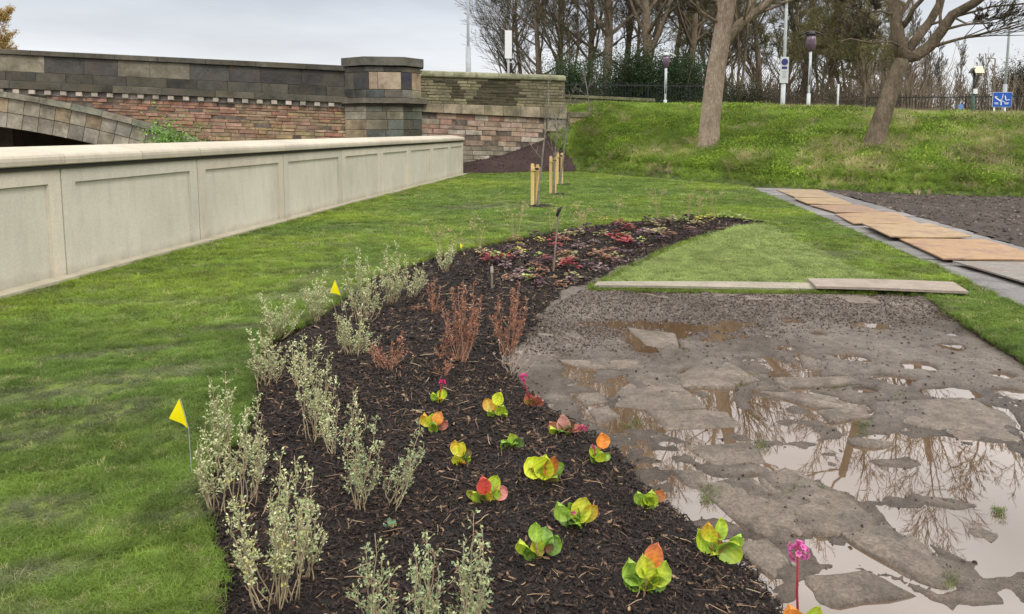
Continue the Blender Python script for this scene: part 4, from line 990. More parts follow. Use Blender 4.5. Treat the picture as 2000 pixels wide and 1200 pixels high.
def shrub(name, label, px, Y, z, rx, rz_, n, size, cols, group=None, cat='shrub', blobs=26):
    p = A(px, 255, Y); o = thing(name, label, cat, (p.x, Y, z), 0, group); mb = MB(); clump_leaves(mb, (0, 0, rz_ * .45), (rx, rx * .7, rz_ * .62), n, size, cols, rt, .2, blobs)
    st = MB()
    for _ in range(6):
        e = rt.normal(size=3) * np.array([rx * .5, rx * .3, .1]) + np.array([0, 0, rz_ * .75]); st.tube([(0, 0, -.3), e * .5 + rt.normal(size=3) * .05, e], [.06, .04, .015], 5)
    link('stem', st.mesh('stem', True), M_TWIG, o); l = link('foliage', mb.mesh('foliage'), M_LEAF, o); return o
shrub('evergreen_shrub', 'dark green shrub left of the ivy tree behind the iron railings', 1120, 46, 2.3, 2.3, 3.6, 18000, .10, EG, 'dark evergreens behind the railings')
shrub('evergreen_shrub', 'broad dark green shrub between the two tall trunks behind the railings', 1225, 47, 2.3, 2.8, 4.6, 28000, .10, EG, 'dark evergreens behind the railings')
shrub('evergreen_shrub', 'dark green shrub behind the globe lamp and left of the thick trunk', 1325, 46, 2.3, 2.6, 3.9, 24000, .10, EG, 'dark evergreens behind the railings')
shrub('evergreen_shrub', 'low yellowish green shrub peeping over the wing wall coping', 1010, 47, 2.3, 2.2, 2.4, 12000, .10, [(.09, .10, .025), (.12, .13, .03), (.06, .08, .02)])
shrub('evergreen_shrub', 'dark low thicket behind the grass right of thick tan trunk', 1440, 46, 2.2, 2.2, 2.4, 10000, .09, [(.04, .05, .02), (.07, .06, .035), (.03, .04, .015)])
shrub('evergreen_shrub', 'dark rounded conifer at the far right edge beyond the blue sign', 2010, 60, 1.6, 3.6, 5.2, 28000, .13, [(.03, .04, .02), (.05, .055, .03), (.06, .05, .03)])
shrub('evergreen_shrub', 'tangled brown thicket below the leaning tree fork', 1640, 48, 2.2, 3.6, 2.2, 10000, .08, [(.09, .065, .045), (.06, .055, .03), (.12, .09, .06)])
shrub('bramble_clump', 'small dark brown bramble clump on top of the bank between the trunks', 1480, 31, 2.05, .55, .55, 1500, .07, [(.05, .03, .022), (.08, .05, .03), (.03, .025, .015)])
shrub('bramble_clump', 'brownish scrub at the right end of bank below the blue sign', 1985, 25.5, 1.55, .9, .6, 1500, .06, [(.12, .09, .05), (.09, .07, .04), (.06, .06, .025)])
shrub('ivy_clump', 'fresh green weeds growing on top of the broken wall stub', 1175, 31.6, 2.15, .8, .32, 900, .07, [(.10, .17, .03), (.14, .21, .04), (.07, .12, .025)])
# leafy branches between flood wall and bridge
shrub('green_bush', 'fresh green bush growing up behind the flood wall against the bridge', 335, 21.5, -.3, 1.05, 2.1, 9000, .08, [(.13, .25, .04), (.17, .31, .05), (.09, .18, .03), (.2, .34, .08)], blobs=34)
# thicket that closes the gaps low down in the woodland
mb = MB()
for i in range(210):
    px = rt.uniform(1090, 1780) if i % 5 else rt.uniform(1700, 2060); Y = rt.uniform(52, 66); p = A(px, 255, Y); r_ = np.random.RandomState(500 + i)
    for s_ in range(26):
        b = np.array([p.x + r_.normal() * .7, Y + r_.normal() * .5, 2.0]); C, _ = bend_path(b, np.array([r_.normal() * .35, r_.normal() * .3, 1]), r_.uniform(1.4, 4.2 if i % 3 else 6.0), 4, r_, .16, .02)
        mb.tube(C, np.linspace(.030, .013, 5), 3, cap=False, col=np.array((.16, .125, .09)) * r_.uniform(.6, 1.5))
o = link('undergrowth', mb.mesh('undergrowth'), tinted('undergrowth_stems', .9, .1), kind='stuff'); o['label'] = 'tangle of thin brown stems behind the far fence'
# far land on the other side of the river and behind the bridge
V, Q = grid(np.array([-900, -60, -34, -10.2, -2.2]), np.array([41, 46, 60, 120, 900]), lambda X, Y: np.interp(Y, [41, 46, 60, 900], [-2.6, 1.4, 2.6, 2.6]))
link('far_bank', mkmesh('far_bank', V, Q), M_BANK, kind='structure')
shrub('green_bush', 'green scrub seen through the bridge arch', 95, 42, .2, 2.2, 1.8, 3000, .10, [(.07, .10, .03), (.10, .12, .05), (.05, .07, .03)])
# ================================================================== POSTS, SIGNS, RAILINGS
rp = np.random.RandomState(77)
M_GREY = simple('galvanised_steel', (.33, .35, .36), .5, .5, 6, .15)
M_PALE = simple('pale_grey_paint', (.50, .53, .54), .5, .4, 6, .12)
M_WHITE = simple('white_sign_face', (.72, .72, .72), .5, .4)
M_BLUE = simple('blue_sign_face', (.012, .085, .42), .45, .4)
M_NAVY = simple('navy_sign_disc', (.03, .035, .16), .45, .4)
M_BLACK = simple('black_paint', (.018, .018, .02), .5, .4)
M_GREEN = simple('dark_green_paint', (.018, .07, .04), .5, .4)
M_GLASS = NT('purple_lamp_bowl', .12, .6); M_GLASS.color((.12, .075, .11)); M_GLASS = M_GLASS.m
M_CREAM = simple('cream_panel', (.62, .56, .38), .5, .4)
M_WOOD = NT('new_softwood', .75, .25)
_n = M_WOOD.noise(5, 4, .6, sc=(4, 4, .4)); M_WOOD.color(M_WOOD.ramp(_n, [(.3, (.50, .34, .13)), (.6, (.66, .48, .22)), (.75, (.72, .56, .30))])); M_WOOD = M_WOOD.m
M_OLDWOOD = simple('weathered_stake_wood', (.20, .16, .12), .85, .2, 8, .3)
M_RUB = simple('black_rubber', (.02, .018, .018), .7, .3)
def at(px, Y, z): p = A(px, 255, Y); return (p.x, Y, z)
def zof(py, Y): return A(1000, py, Y).z
def post(o, r0, h, mat, name='pole', r1=None, k=10, at_=(0, 0), tilt=0, z0=-.4):
    mb = MB(); mb.tube([(at_[0], at_[1], z0), (at_[0] + tilt * .5, at_[1], h * .5), (at_[0] + tilt, at_[1], h)], [r0, (r0 + (r1 or r0)) / 2, r1 or r0], k)
    return link(name, mb.mesh(name, True), mat, o)
def boxo(name, parent, c, h, mat, rz=0, rx=0):
    mb = MB(); mb.box((0, 0, 0), h); o = link(name, mb.mesh(name), mat, parent, loc=c); o.rotation_euler = (rx, 0, rz); return o
# tall lamp post above the wing wall
Y = 36
def lamppost(label, px, Y, z, zb, top, r):
    o = thing('lamp_post', label, 'lamp post', at(px, Y, z))
    post(o, r * 1.6, zb - z, M_GREY, 'base_sleeve', r * 1.5); post(o, r, top - z, M_GREY, 'pole', r * .6)
    mb = MB(); mb.tube([(0, 0, top - z - .1), (0, 0, top - z + .25), (0, -.5, top - z + .45), (0, -1.1, top - z + .5)], [r * .6, r * .6, r * .5, r * .5], 8); link('bracket', mb.mesh('bracket', True), M_GREY, o)
    mb = MB(); mb.lathe([(.0, .10), (.12, .08), (.2, 0), (.17, -.08), (0, -.11)], (0, -1.3, top - z + .5)); link('lantern', mb.mesh('lantern', True), M_GREY, o); return o
lamppost('tall grey lamp post with thick base rising above the wing wall coping', 915.5, 36, 2.3, zof(92, 36), 10.5, .085)
lamppost('tall thin grey lamp post beside the blue sign at the right edge', 1957, 34, 1.9, zof(165, 34), 10.2, .062)
# back of a road sign
Y = 37; o = thing('road_sign', 'tall narrow white sign panel seen edge on, right of the tall lamp post', 'road sign', at(993, Y, 2.3))
post(o, .06, zof(92, Y) - 2.3, M_GREY); zc = (zof(60, Y) + zof(115, Y)) / 2 - 2.3; hh = (zof(60, Y) - zof(115, Y)) / 2
boxo('sign_panel', o, (0, -.08, zc), (.17, .012, hh), M_WHITE, .15)
boxo('panel_back_rail', o, (0, -.05, zc - hh * .6), (.16, .02, .025), M_GREY, .15); boxo('panel_back_rail', o, (0, -.05, zc + hh * .6), (.16, .02, .025), M_GREY, .15)
boxo('bracket', o, (.09, 0, zc - hh * 1.25), (.16, .03, .03), M_PALE)
# globe lamps
def globelamp(label, px, Y, ytop, ybase, tilt, bowl, arms, polemat):
    z = 2.15; o = thing('path_lamp', label, 'lamp', at(px, Y, z)); zt_ = zof(ytop, Y) - z; zj = zof(ybase, Y) - z
    post(o, .085, (zj) * .38, polemat, 'base_sleeve'); post(o, .048, zj, polemat, 'pole'); post(o, .062, zj + .05, polemat, 'neck', z0=zj - .28)
    h = zt_ - zj; w = h * .235
    mb = MB(); mb.lathe([(.05, 0), (w * .75, h * .12), (w, h * .35), (w * 1.02, h * .6), (w * .8, h * .82), (0, h * .86)], (0, 0, zj), 18); link('lamp_bowl', mb.mesh('lamp_bowl', True), M_GLASS, o)
    mb = MB(); th = np.linspace(-1, 1, 9)
    P = [(t * h * .62, 0, zj + h * (1.0 - .22 * t * t)) for t in th]; mb.tube(P, .04, 6); mb.lathe([(0, h * 1.05), (w * .5, h * 1.0), (w * 1.1, h * .84), (w * 1.0, h * .82)], (0, 0, zj), 16)
    link('hood', mb.mesh('hood', True), arms, o); return o
globelamp('path lamp with purple bowl under a pale arched hood, left of the thick trunk', 1298, 37, 104, 134, 0, None, M_PALE, M_PALE)
globelamp('taller path lamp with a purple bowl and black arched hood right of the parking sign', 1576.5, 35, 62, 102, 0, None, M_BLACK, M_PALE)
# tall pole carrying the parking sign
Y = 34; o = thing('parking_sign', 'pale pole with a white restriction plate bearing a navy disc', 'sign', at(1526.5, Y, 2.1))
top = zof(-160, Y) - 2.1; post(o, .075, top, M_PALE, 'pole', .05); post(o, .10, zof(165, Y) - 2.1, M_PALE, 'base_sleeve')
z1, z0 = zof(112, Y) - 2.1, zof(163, Y) - 2.1; cz = (z0 + z1) / 2
boxo('sign_plate', o, (-.03, -.12, cz), (.19, .012, (z1 - z0) / 2), simple('pale_plate', (.55, .57, .58), .5, .4))
mb = MB(); mb.lathe([(0, .006), (.15, .006), (.15, -.006)], (0, 0, 0), 20); d = link('disc', mb.mesh('disc'), M_NAVY, o, loc=(-.03, -.142, cz + .36)); d.rotation_euler = (R(90), 0, 0)
boxo('text_panel', o, (-.03, -.138, cz + .10), (.12, .006, .055), M_NAVY)
for k in range(5): boxo('text_line', o, (-.03 + .01 * (k % 2), -.138, cz - .06 - k * .07), (.11 - .02 * (k % 3), .006, .010), M_GREY)
# small white post
o = thing('marker_post', 'short thin white post behind the bank, right of the purple lamp', 'post', at(1633.5, 37, 2.1)); post(o, .045, zof(165, 37) - 2.1, M_PALE); post(o, .07, .75, M_WHITE, 'base_sleeve')
# solar counter post
Y = 30; o = thing('solar_post', 'dark green post topped by a tilted cream solar panel', 'post', at(1896, Y, 1.7))
post(o, .065, zof(183, Y) - 1.7, M_GREEN, 'lower_pole'); post(o, .05, zof(143, Y) - 1.7, M_BLACK, 'upper_pole', z0=zof(176, Y) - 1.7)
boxo('white_box', o, (.03, -.05, zof(179, Y) - 1.7), (.07, .06, .10), M_WHITE)
a = boxo('solar_panel', o, (.10, -.10, zof(137, Y) - 1.7), (.18, .02, .16), M_CREAM, 0, R(-30)); 
mb = MB(); zc = zof(143, Y) - 1.7; mb.add([(-.20, -.12, zc), (.0, -.05, zc), (-.05, -.12, zc + .22), (-.20, .12, zc), (.0, .12, zc), (-.05, .12, zc + .2)], [(0, 1, 4, 3), (1, 2, 5, 4), (2, 0, 3, 5)], [(0, 2, 1), (3, 4, 5)]); link('panel_bracket', mb.mesh('panel_bracket'), M_BLACK, o)
# blue direction sign
Y = 30; o = thing('direction_sign', 'square blue road sign with a white junction map on two white posts', 'road sign', at(1953, Y, 1.7))
zt_, zb = zof(181, Y) - 1.7, zof(209, Y) - 1.7; w = .375; cz = (zt_ + zb) / 2; h = (zt_ - zb) / 2
for x in (-.27, .17): post(o, .030, zb + .1, M_WHITE, 'post', at_=(x, .05))
boxo('sign_face', o, (0, 0, cz), (w, .012, h), M_BLUE); 
mb = MB()
for (x0, z0, x1, z1, t) in [(-.30, .10, -.04, -.08, .022), (-.04, -.08, -.04, -.22, .022), (-.04, -.08, .02, .22, .012), (.10, .16, .14, -.02, .02), (.14, -.02, .30, .0, .014), (-.10, .0, .10, -.10, .012)]:
    dx, dz = x1 - x0, z1 - z0; L_ = math.hypot(dx, dz); nx, nz = -dz / L_ * t, dx / L_ * t
    mb.add([(x0 + nx, -.016, cz + z0 + nz), (x0 - nx, -.016, cz + z0 - nz), (x1 - nx, -.016, cz + z1 - nz), (x1 + nx, -.016, cz + z1 + nz)], [(0, 1, 2, 3)])
link('map_lines', mb.mesh('map_lines'), M_WHITE, o)
for x, z, ww in ((-.24, -.13, .08), (-.22, -.17, .07), (.18, -.13, .09), (.17, -.17, .07), (-.26, .12, .05)): boxo('text_line', o, (x, -.016, cz + z), (ww, .004, .012), M_WHITE)
boxo('sign_border', o, (0, .006, cz), (w + .012, .010, h + .012), M_WHITE)
# small blue and white marker
Y = 29; o = thing('bollard_sign', 'small blue keep sign on a low white base left of the green post', 'sign', at(1872, Y, 1.72))
boxo('base', o, (0, 0, .12), (.16, .09, .20), M_WHITE); zc = zof(209, Y) - 1.72
mb = MB(); mb.lathe([(0, .01), (.11, .01), (.11, -.01), (0, -.01)], (0, 0, 0), 18); d = link('disc', mb.mesh('disc'), simple('faded_blue', (.13, .24, .50), .5, .4), o, loc=(0, -.04, zc)); d.rotation_euler = (R(90), 0, 0)
boxo('panel', o, (0, -.03, .42), (.08, .012, .14), simple('grey_blue', (.20, .27, .40), .5, .4)); post(o, .035, .6, M_GREY, 'post', z0=.2)
# distant street lamp
Y = 75; o = thing('street_lamp', 'tiny distant street lamp with a short arm among the slender trees', 'street lamp', at(1934, Y, 1.6)); h = zof(115, Y) - 1.6
post(o, .10, h, M_OLDWOOD, 'pole', .07); mb = MB(); mb.tube([(0, 0, h), (-.35, 0, h + .05), (-.9, 0, h)], .05, 6); link('arm', mb.mesh('arm'), M_OLDWOOD, o)
# iron railings
def railing(label, p, q, yp, yq, z0, h0, h1, sp, group):
    a = Vector(at(p, yp, 0)); b = Vector(at(q, yq, 0)); L_ = (b - a).length; e = (b - a) / L_; ang = math.atan2(e.y, e.x)
    o = thing('iron_railing', label, 'railing', (a.x, a.y, z0), ang, group)
    hh = h0; n = int(L_ / sp); mb = MB(); mb.tube([(0, 0, -.3), (0, 0, hh)], .015, 4); mb.tube([(0, 0, hh), (0, 0, hh + .06)], [.012, .002], 4); bm = mb.mesh('bar'); bm.materials.append(M_BLACK)
    for i in range(n):
        t = link('bar', bm, None, o, loc=(i * sp, 0, 0)); t.rotation_euler = (0, rp.normal() * .008, 0)
    for z in (.18, hh - .12):
        mb = MB(); mb.box((L_ / 2, 0, z), (L_ / 2, .01, .028)); link('rail', mb.mesh('rail'), M_BLACK, o)
    mb = MB(); mb.box((0, 0, hh / 2), (.025, .025, hh / 2 + .05)); pm = mb.mesh('post'); pm.materials.append(M_BLACK)
    for i in range(int(L_ / 2.4) + 1): link('post', pm, None, o, loc=(i * 2.4, .02, 0))
railing('black iron railings behind the long low wall left of the globe lamp', 1098, 1410, 40, 41.5, 2.4, 1.75, 1.7, .16, 'iron railings along the top of the bank')
railing('black iron railings on the right behind the green post and blue sign', 1690, 2080, 40, 38, 1.7, 1.75, 1.6, .15, 'iron railings along the top of the bank')
# ================================================================== STAKED SAPLINGS
def staked(px, py, ytop, k, lab, hs, tree_h, two):
    g = G(px, py); h = A(px, ytop, g.y).z
    o = thing('wooden_stakes', 'pair of yellow softwood stakes with crossbar, ' + lab, 'stakes', (g.x, g.y, 0), 0, 'yellow stakes holding young trees')
    for dx, dy, hh in ((-.055, 0, h), (.055 + two, .12, h * .97)):
        mb = MB(); mb.box((0, 0, hh / 2 - .1), (.036, .034, hh / 2 + .1)); mb.box((0, 0, hh + .012), (.028, .026, .012)); link('stake', mb.mesh('stake'), M_WOOD, o, loc=(dx, dy, 0))
    boxo('crossbar', o, (.01 + two / 2, -.048, h - .09), (.10 + two / 2, .012, .035), M_WOOD)
    mb = MB(); mb.tube([(.0, -.06, h - .08), (.06, -.09, h - .08), (.07, -.02, h - .08), (.02, .03, h - .08)], .022, 6); link('rubber_tie', mb.mesh('rubber_tie', True), M_RUB, o)
    tr = sapling(110 + k, tree_h, .030)
    plant_tree('young_tree', 'thin bare young tree tied to stakes, ' + lab, tr, (g.x + .03, g.y - .10, 0), k * 2.0, 1.0, 'staked young trees on the lawn')
    mb = MB(); n = 28; rr = np.random.RandomState(k); Rr = .30 * rr.uniform(.85, 1.1, n); th = np.arange(n) / n * 2 * np.pi
    V = [(0, 0, .035)] + [(math.cos(t) * a * .55, math.sin(t) * a * .55, .03 + rr.rand() * .02) for t, a in zip(th, Rr)] + [(math.cos(t) * a, math.sin(t) * a, .004) for t, a in zip(th, Rr)]
    T = [(0, 1 + i, 1 + (i + 1) % n) for i in range(n)]; Q = [(1 + i, 1 + n + i, 1 + n + (i + 1) % n, 1 + (i + 1) % n) for i in range(n)]
    s_ = link('tree_pit', mkmesh('tree_pit', V, Q, T, smooth=True), M_MULCH, kind='structure', loc=(g.x + .12, g.y, 0))
staked(1045, 404, 322, 1, 'nearest and leftmost of the three', .9, 2.75, 0)
staked(1080, 381, 307, 2, 'middle one of the three', .9, 3.1, 0)
staked(1092, 362, 299, 3, 'farthest one of the three', .9, 3.2, .03)
# stake standing in the bed
g = G(1079, 541); h = A(1091, 418, g.y).z
o = thing('garden_stake', 'leaning weathered wooden stake with a black cap in the planting bed', 'stake', (g.x, g.y, bedz(g.x, g.y)))
mb = MB(); dx = A(1091, 418, g.y).x - g.x; mb.tube([(0, 0, -.1), (dx, 0, h)], [.011, .012], 6); link('shaft', mb.mesh('shaft'), M_OLDWOOD, o)
mb = MB(); mb.tube([(dx - .02, -.01, h - .07), (dx + .005, -.01, h + .0), (dx + .03, 0, h + .03)], [.014, .020, .010], 7); link('cap', mb.mesh('cap', True), M_RUB, o)
g = G(961, 573); o = thing('plant_label', 'short pale plant label stick beside the dark red shrub in bed', 'label stick', (g.x, g.y, bedz(g.x, g.y)))
mb = MB(); mb.box((0, 0, .09), (.010, .004, .13)); link('stick', mb.mesh('stick'), M_OLDWOOD, o); boxo('tag', o, (0, -.006, .2), (.014, .003, .03), simple('faded_tag', (.4, .33, .28), .7, .3))
# yellow flags
M_FLAG2 = NT('yellow_plastic_flag', .45, .4); _c = M_FLAG2.n.new('ShaderNodeRGB'); _c.outputs[0].default_value = (.90, .78, .01, 1)
M_FLAG2.color(_c.outputs[0]); M_FLAG2.translucent(.35, _c.outputs[0]); M_FLAG2 = M_FLAG2.m
def flag(label, top, left, bot, Ypx):
    g = G(*Ypx); o = thing('marker_flag', label, 'flag', (g.x, g.y, 0), 0, 'yellow marker flags'); Y = g.y
    T_, L_, B_ = [A(*p, Y) - Vector((g.x, g.y, 0)) for p in (top, left, bot)]
    n = 6; V = []; Q = []; T = []
    for i in range(n + 1):
        t = i / n; a = T_.lerp(L_, t); b = T_.lerp(B_, t)
        for j in range(n + 1):
            s = j / n; p = a.lerp(b, s); V.append((p.x, p.y - .012 * math.sin(s * 4 + t * 2) * t, p.z))
    m = n + 1
    for i in range(n):
        for j in range(n): Q.append((i * m + j, i * m + j + 1, (i + 1) * m + j + 1, (i + 1) * m + j))
    me = mkmesh('flag_sheet', V, Q, smooth=True); link('flag_sheet', me, M_FLAG2, o)
    mb = MB(); mb.tube([(T_.x + .003, .004, T_.z), (B_.x + .004, .004, B_.z), (B_.x + .01, 0, -.05)], .0016, 5); link('wire', mb.mesh('wire'), M_GREY, o)
flag('large bright yellow plastic flag on the lawn left of the bed', (350, 779), (332, 816), (366, 838), (368, 925))
flag('small yellow flag among the pale shrubs at the back edge of bed', (654, 547), (645, 571), (665, 578), (668, 606))
flag('tiny yellow flag behind the farthest pale shrub', (898, 476), (900, 486), (905, 479), (903, 494))
# ================================================================== PLANTS OF THE BED
rf = np.random.RandomState(2024)
M_VAR = tinted('variegated_leaf', .6, .3, transl=.25)
M_STEMP = simple('pale_brown_stem', (.34, .27, .17), .8, .2, 30, .25)
M_STEMR = simple('orange_brown_stem', (.34, .18, .115), .8, .2, 30, .3)
M_BERG = NT('bergenia_leaf', .42, .4)
_t = M_BERG.attr('tint'); _c = M_BERG.mix(1.0, _t, M_BERG.ramp(M_BERG.noise(40, 3), [(.35, .82), (.65, 1.12)]), 'MULTIPLY')
M_BERG.color(_c); M_BERG.translucent(.30, _c); M_BERG = M_BERG.m
M_PINK = tinted('pink_petal', .5, .3, transl=.3)
CRM = [(.52, .56, .28), (.62, .64, .36), (.42, .48, .23), (.32, .41, .19), (.68, .68, .44)]
YLW = [(.56, .54, .16), (.62, .58, .22), (.46, .48, .12), (.36, .42, .10)]
GGR = [(.30, .38, .20), (.38, .46, .26), (.44, .50, .24), (.26, .34, .18), (.50, .52, .28)]
def ground_at(px, py):
    g = G(px, py); z = bedz(g.x, g.y)
    z = max(z, -.02) if z > -.19 else 0.0
    return Vector((g.x, g.y, z))
def stem_plant(name, label, base, tips, cols, group, leaf=.017, dens=1.0, bare=.25, twig=.055, stemmat=None, lr=1.0, cat='shrub', smat=None, r0=.0028):
    b = ground_at(*base); o = thing(name, label, cat, b, 0, group)
    for (tx, ty) in tips:
        dy = rf.normal() * .05; T_ = A(tx, ty, b.y + dy) - b; T_ = np.array(T_); L = np.linalg.norm(T_)
        s0 = np.array([rf.normal() * .022 + T_[0] * .10, rf.normal() * .022, -.02])
        mid = s0 * .5 + T_ * .5 + np.array([T_[0] * .16 + rf.normal() * .012, rf.normal() * .012, -.03 * L])
        t = np.linspace(0, 1, 9)[:, None]; P = (1 - t) ** 2 * s0 + 2 * t * (1 - t) * mid + t * t * T_
        P[1:-1] += rf.normal(size=(7, 3)) * .004
        mb = MB(); mb.tube(P, np.linspace(r0, r0 * .35, 9), 5)
        ntw = int(L * 85 * dens); C = []; D = []
        for _ in range(ntw):
            u = bare + (1 - bare) * rf.rand() ** .85; k = min(int(u * 8), 7); p = P[k] + (P[k + 1] - P[k]) * (u * 8 - k)
            a = rf.rand() * 6.283; tl = twig * (1.25 - .8 * u) * rf.uniform(.5, 1.2) * lr
            d = np.array([math.cos(a), math.sin(a), rf.uniform(.7, 1.8)]); d /= np.linalg.norm(d); e = p + d * tl
            mb.tube([p, e], [.0012, .0007], 3, cap=False)
            m = max(2, int(tl / leaf * 2.6)); ts = np.linspace(.25, 1, m)[:, None]; C.append(p + (e - p) * ts + rf.normal(size=(m, 3)) * .003)
            D.append(d * .55 + rf.normal(size=(m, 3)) * .6)
        so = link('stem', mb.mesh('stem', True), stemmat or M_STEMP, o)
        if C:
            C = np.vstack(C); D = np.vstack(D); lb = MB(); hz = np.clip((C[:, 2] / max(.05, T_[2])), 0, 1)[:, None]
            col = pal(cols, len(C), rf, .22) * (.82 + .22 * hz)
            leafquads(lb, C, D, leaf * rf.uniform(.6, 1.25, len(C)), col, rf)
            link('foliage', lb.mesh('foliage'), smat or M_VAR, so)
    return o
gV = 'pale variegated shrubs in the bed'
VS = [  # base, tips, palette, leaf scale, label
 ((530, 1188), [(440, 930), (452, 1010), (470, 1080), (545, 925), (590, 1000)], CRM, 'yellowish shrub leaning left with its lowest leaves bright yellow, front left corner of bed'),
 ((560, 1180), [(548, 895), (575, 890), (600, 905), (528, 960), (566, 960)], CRM, 'upright cream shrub in the front left corner of bed, right of the leaning one'),
 ((600, 1132), [(612, 925), (630, 1020), (590, 985)], CRM, 'single curved pale stem plant just right of the front left cream shrub'),
 ((432, 905), [(408, 735), (440, 730), (455, 760), (425, 775)], CRM, 'faint pale shrub overhanging the lawn right of the large yellow flag'),
 ((425, 990), [(385, 860), (402, 820), (430, 850), (450, 870), (395, 910)], CRM, 'pale shrub spilling over the lawn edge below the large yellow flag'),
 ((478, 985), [(500, 775), (485, 800), (512, 810), (470, 830), (520, 880)], CRM, 'tall cream shrub second row from the front, at the left bed edge'),
 ((705, 1012), [(672, 850), (700, 835), (735, 822), (690, 880), (745, 870)], GGR, 'grey green open shrub in the middle row, left of the orange leaved plants'),
 ((765, 1008), [(820, 822), (800, 880), (828, 870), (780, 900)], GGR, 'slanting grey green shrub reaching toward the small orange leaved plant'),
 ((745, 1300), [(732, 1042), (715, 1110), (760, 1120), (745, 1090)], GGR, 'grey green shrub at the bottom edge, leftmost of three'),
 ((838, 1310), [(832, 1045), (812, 1085), (850, 1080), (825, 1120), (862, 1140)], GGR, 'grey green shrub at the bottom edge, middle of three'),
 ((905, 1300), [(925, 1000), (905, 1060), (940, 1060), (895, 1110), (948, 1130)], GGR, 'tallest grey green shrub at the bottom edge, rightmost of three'),
 ((655, 905), [(690, 765), (660, 790), (640, 800), (702, 800), (625, 830)], CRM, 'pale shrub in the middle of the bed above the grey green open shrub'),
 ((618, 868), [(598, 672), (620, 668), (640, 700), (575, 690), (655, 745), (605, 720)], CRM, 'tallest plume shaped cream shrub left of the red brown shrubs'),
 ((522, 748), [(488, 650), (508, 640), (530, 640), (548, 668), (500, 690), (560, 690)], CRM, 'bushy cream shrub on the left bed edge where the edge turns'),
 ((585, 760), [(565, 665), (590, 655), (612, 662), (575, 700)], CRM, 'cream shrub tucked between the bushy edge shrub and the plume'),
 ((690, 705), [(650, 590), (672, 595), (705, 600), (722, 640), (660, 640), (700, 660), (728, 655)], CRM, 'open leafed pale shrub right below the small yellow flag'),
 ((545, 655), [(508, 575), (530, 590), (555, 580), (580, 575), (590, 610), (525, 610)], CRM, 'low spreading pale shrub overhanging the lawn left of the small yellow flag'),
 ((615, 625), [(590, 540), (612, 528), (635, 530), (645, 560), (600, 565)], CRM, 'fine pale shrub directly left of the small yellow flag'),
 ((712, 640), [(700, 488), (718, 500), (672, 505), (730, 530), (745, 555), (700, 540)], CRM, 'tall spiky pale shrub right of the small yellow flag'),
 ((762, 605), [(755, 475), (775, 478), (742, 510), (795, 500), (770, 520), (790, 530)], CRM, 'rounded tall pale shrub in the back row beside the lawn'),
 ((800, 590), [(815, 510), (828, 515), (795, 530), (822, 545)], CRM, 'pale shrub at the right end of the back row clump'),
 ((868, 540), [(862, 480), (882, 472), (890, 478), (872, 495)], CRM, 'lone pale upright shrub standing apart beside the tiny yellow flag')]
for b, tips, cols, lab in VS:
    g = G(*b); far = max(1.0, g.y / 3.2)
    extra = []
    for (x, y) in tips:
        k = 1 if g.y < 4.5 else 2
        for _ in range(k): extra.append((x + (b[0] - x) * .12 + rf.normal() * 14 / far, y + (b[1] - y) * rf.uniform(.1, .35)))
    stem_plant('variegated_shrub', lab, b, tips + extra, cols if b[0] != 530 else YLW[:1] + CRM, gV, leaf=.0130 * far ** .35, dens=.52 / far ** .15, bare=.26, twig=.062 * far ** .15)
RD = [(.34, .13, .08), (.42, .20, .12), (.27, .11, .07), (.40, .24, .15), (.22, .10, .07)]
gR = 'red brown bare shrubs in the bed'
RS = [((850, 622), [(838, 552), (850, 545), (862, 560), (870, 585), (845, 590)], 'small upright red brown shrub, leftmost of the back row'),
      ((900, 712), [(868, 600), (885, 560), (905, 545), (925, 552), (940, 580), (870, 640), (910, 600), (932, 620)], 'largest and tallest dense red brown shrub in the middle of the bed'),
      ((992, 685), [(965, 620), (975, 580), (1000, 560), (1015, 552), (1030, 585), (985, 640), (1025, 630)], 'upright red brown shrub nearest the muddy ground'),
      ((758, 738), [(722, 675), (740, 668), (765, 665), (785, 650), (795, 690), (750, 690)], 'fan shaped red brown twiggy shrub left of the tallest red one'),
      ((822, 618), [(808, 600), (825, 598), (838, 605)], 'tiny red leafed shrub low behind the fan shaped twiggy one'),
      ((870, 705), [(850, 680), (862, 672), (882, 690)], 'low orange twiggy sprig left of the tallest red shrub base'),
      ((868, 740), [(850, 715), (872, 712), (885, 700)], 'sparse pale twigs in front of the tallest red shrub')]
for b, tips, lab in RS:
    extra = [(x + rf.normal() * 7, y + rf.uniform(2, 40)) for x, y in tips for _ in range(2)]
    extra = [(x, min(y, b[1] - 12)) for x, y in extra]
    stem_plant('red_twig_shrub', lab, b, tips + extra, RD, gR, leaf=.018, dens=.46, bare=.36, twig=.045, stemmat=M_STEMR, r0=.0026)
stem_plant('dry_grass_clump', 'pale pinkish dry tuft at the bed edge beside the stones', (1000, 722), [(975, 668), (990, 672), (1010, 665), (1030, 668), (1045, 676), (962, 690), (1020, 690), (1000, 682), (1052, 690)], [(.42, .32, .28), (.5, .4, .34)], None, leaf=.015, dens=.15, stemmat=simple('straw_stem', (.45, .36, .30), .9, .1), cat='grass clump', r0=.002)
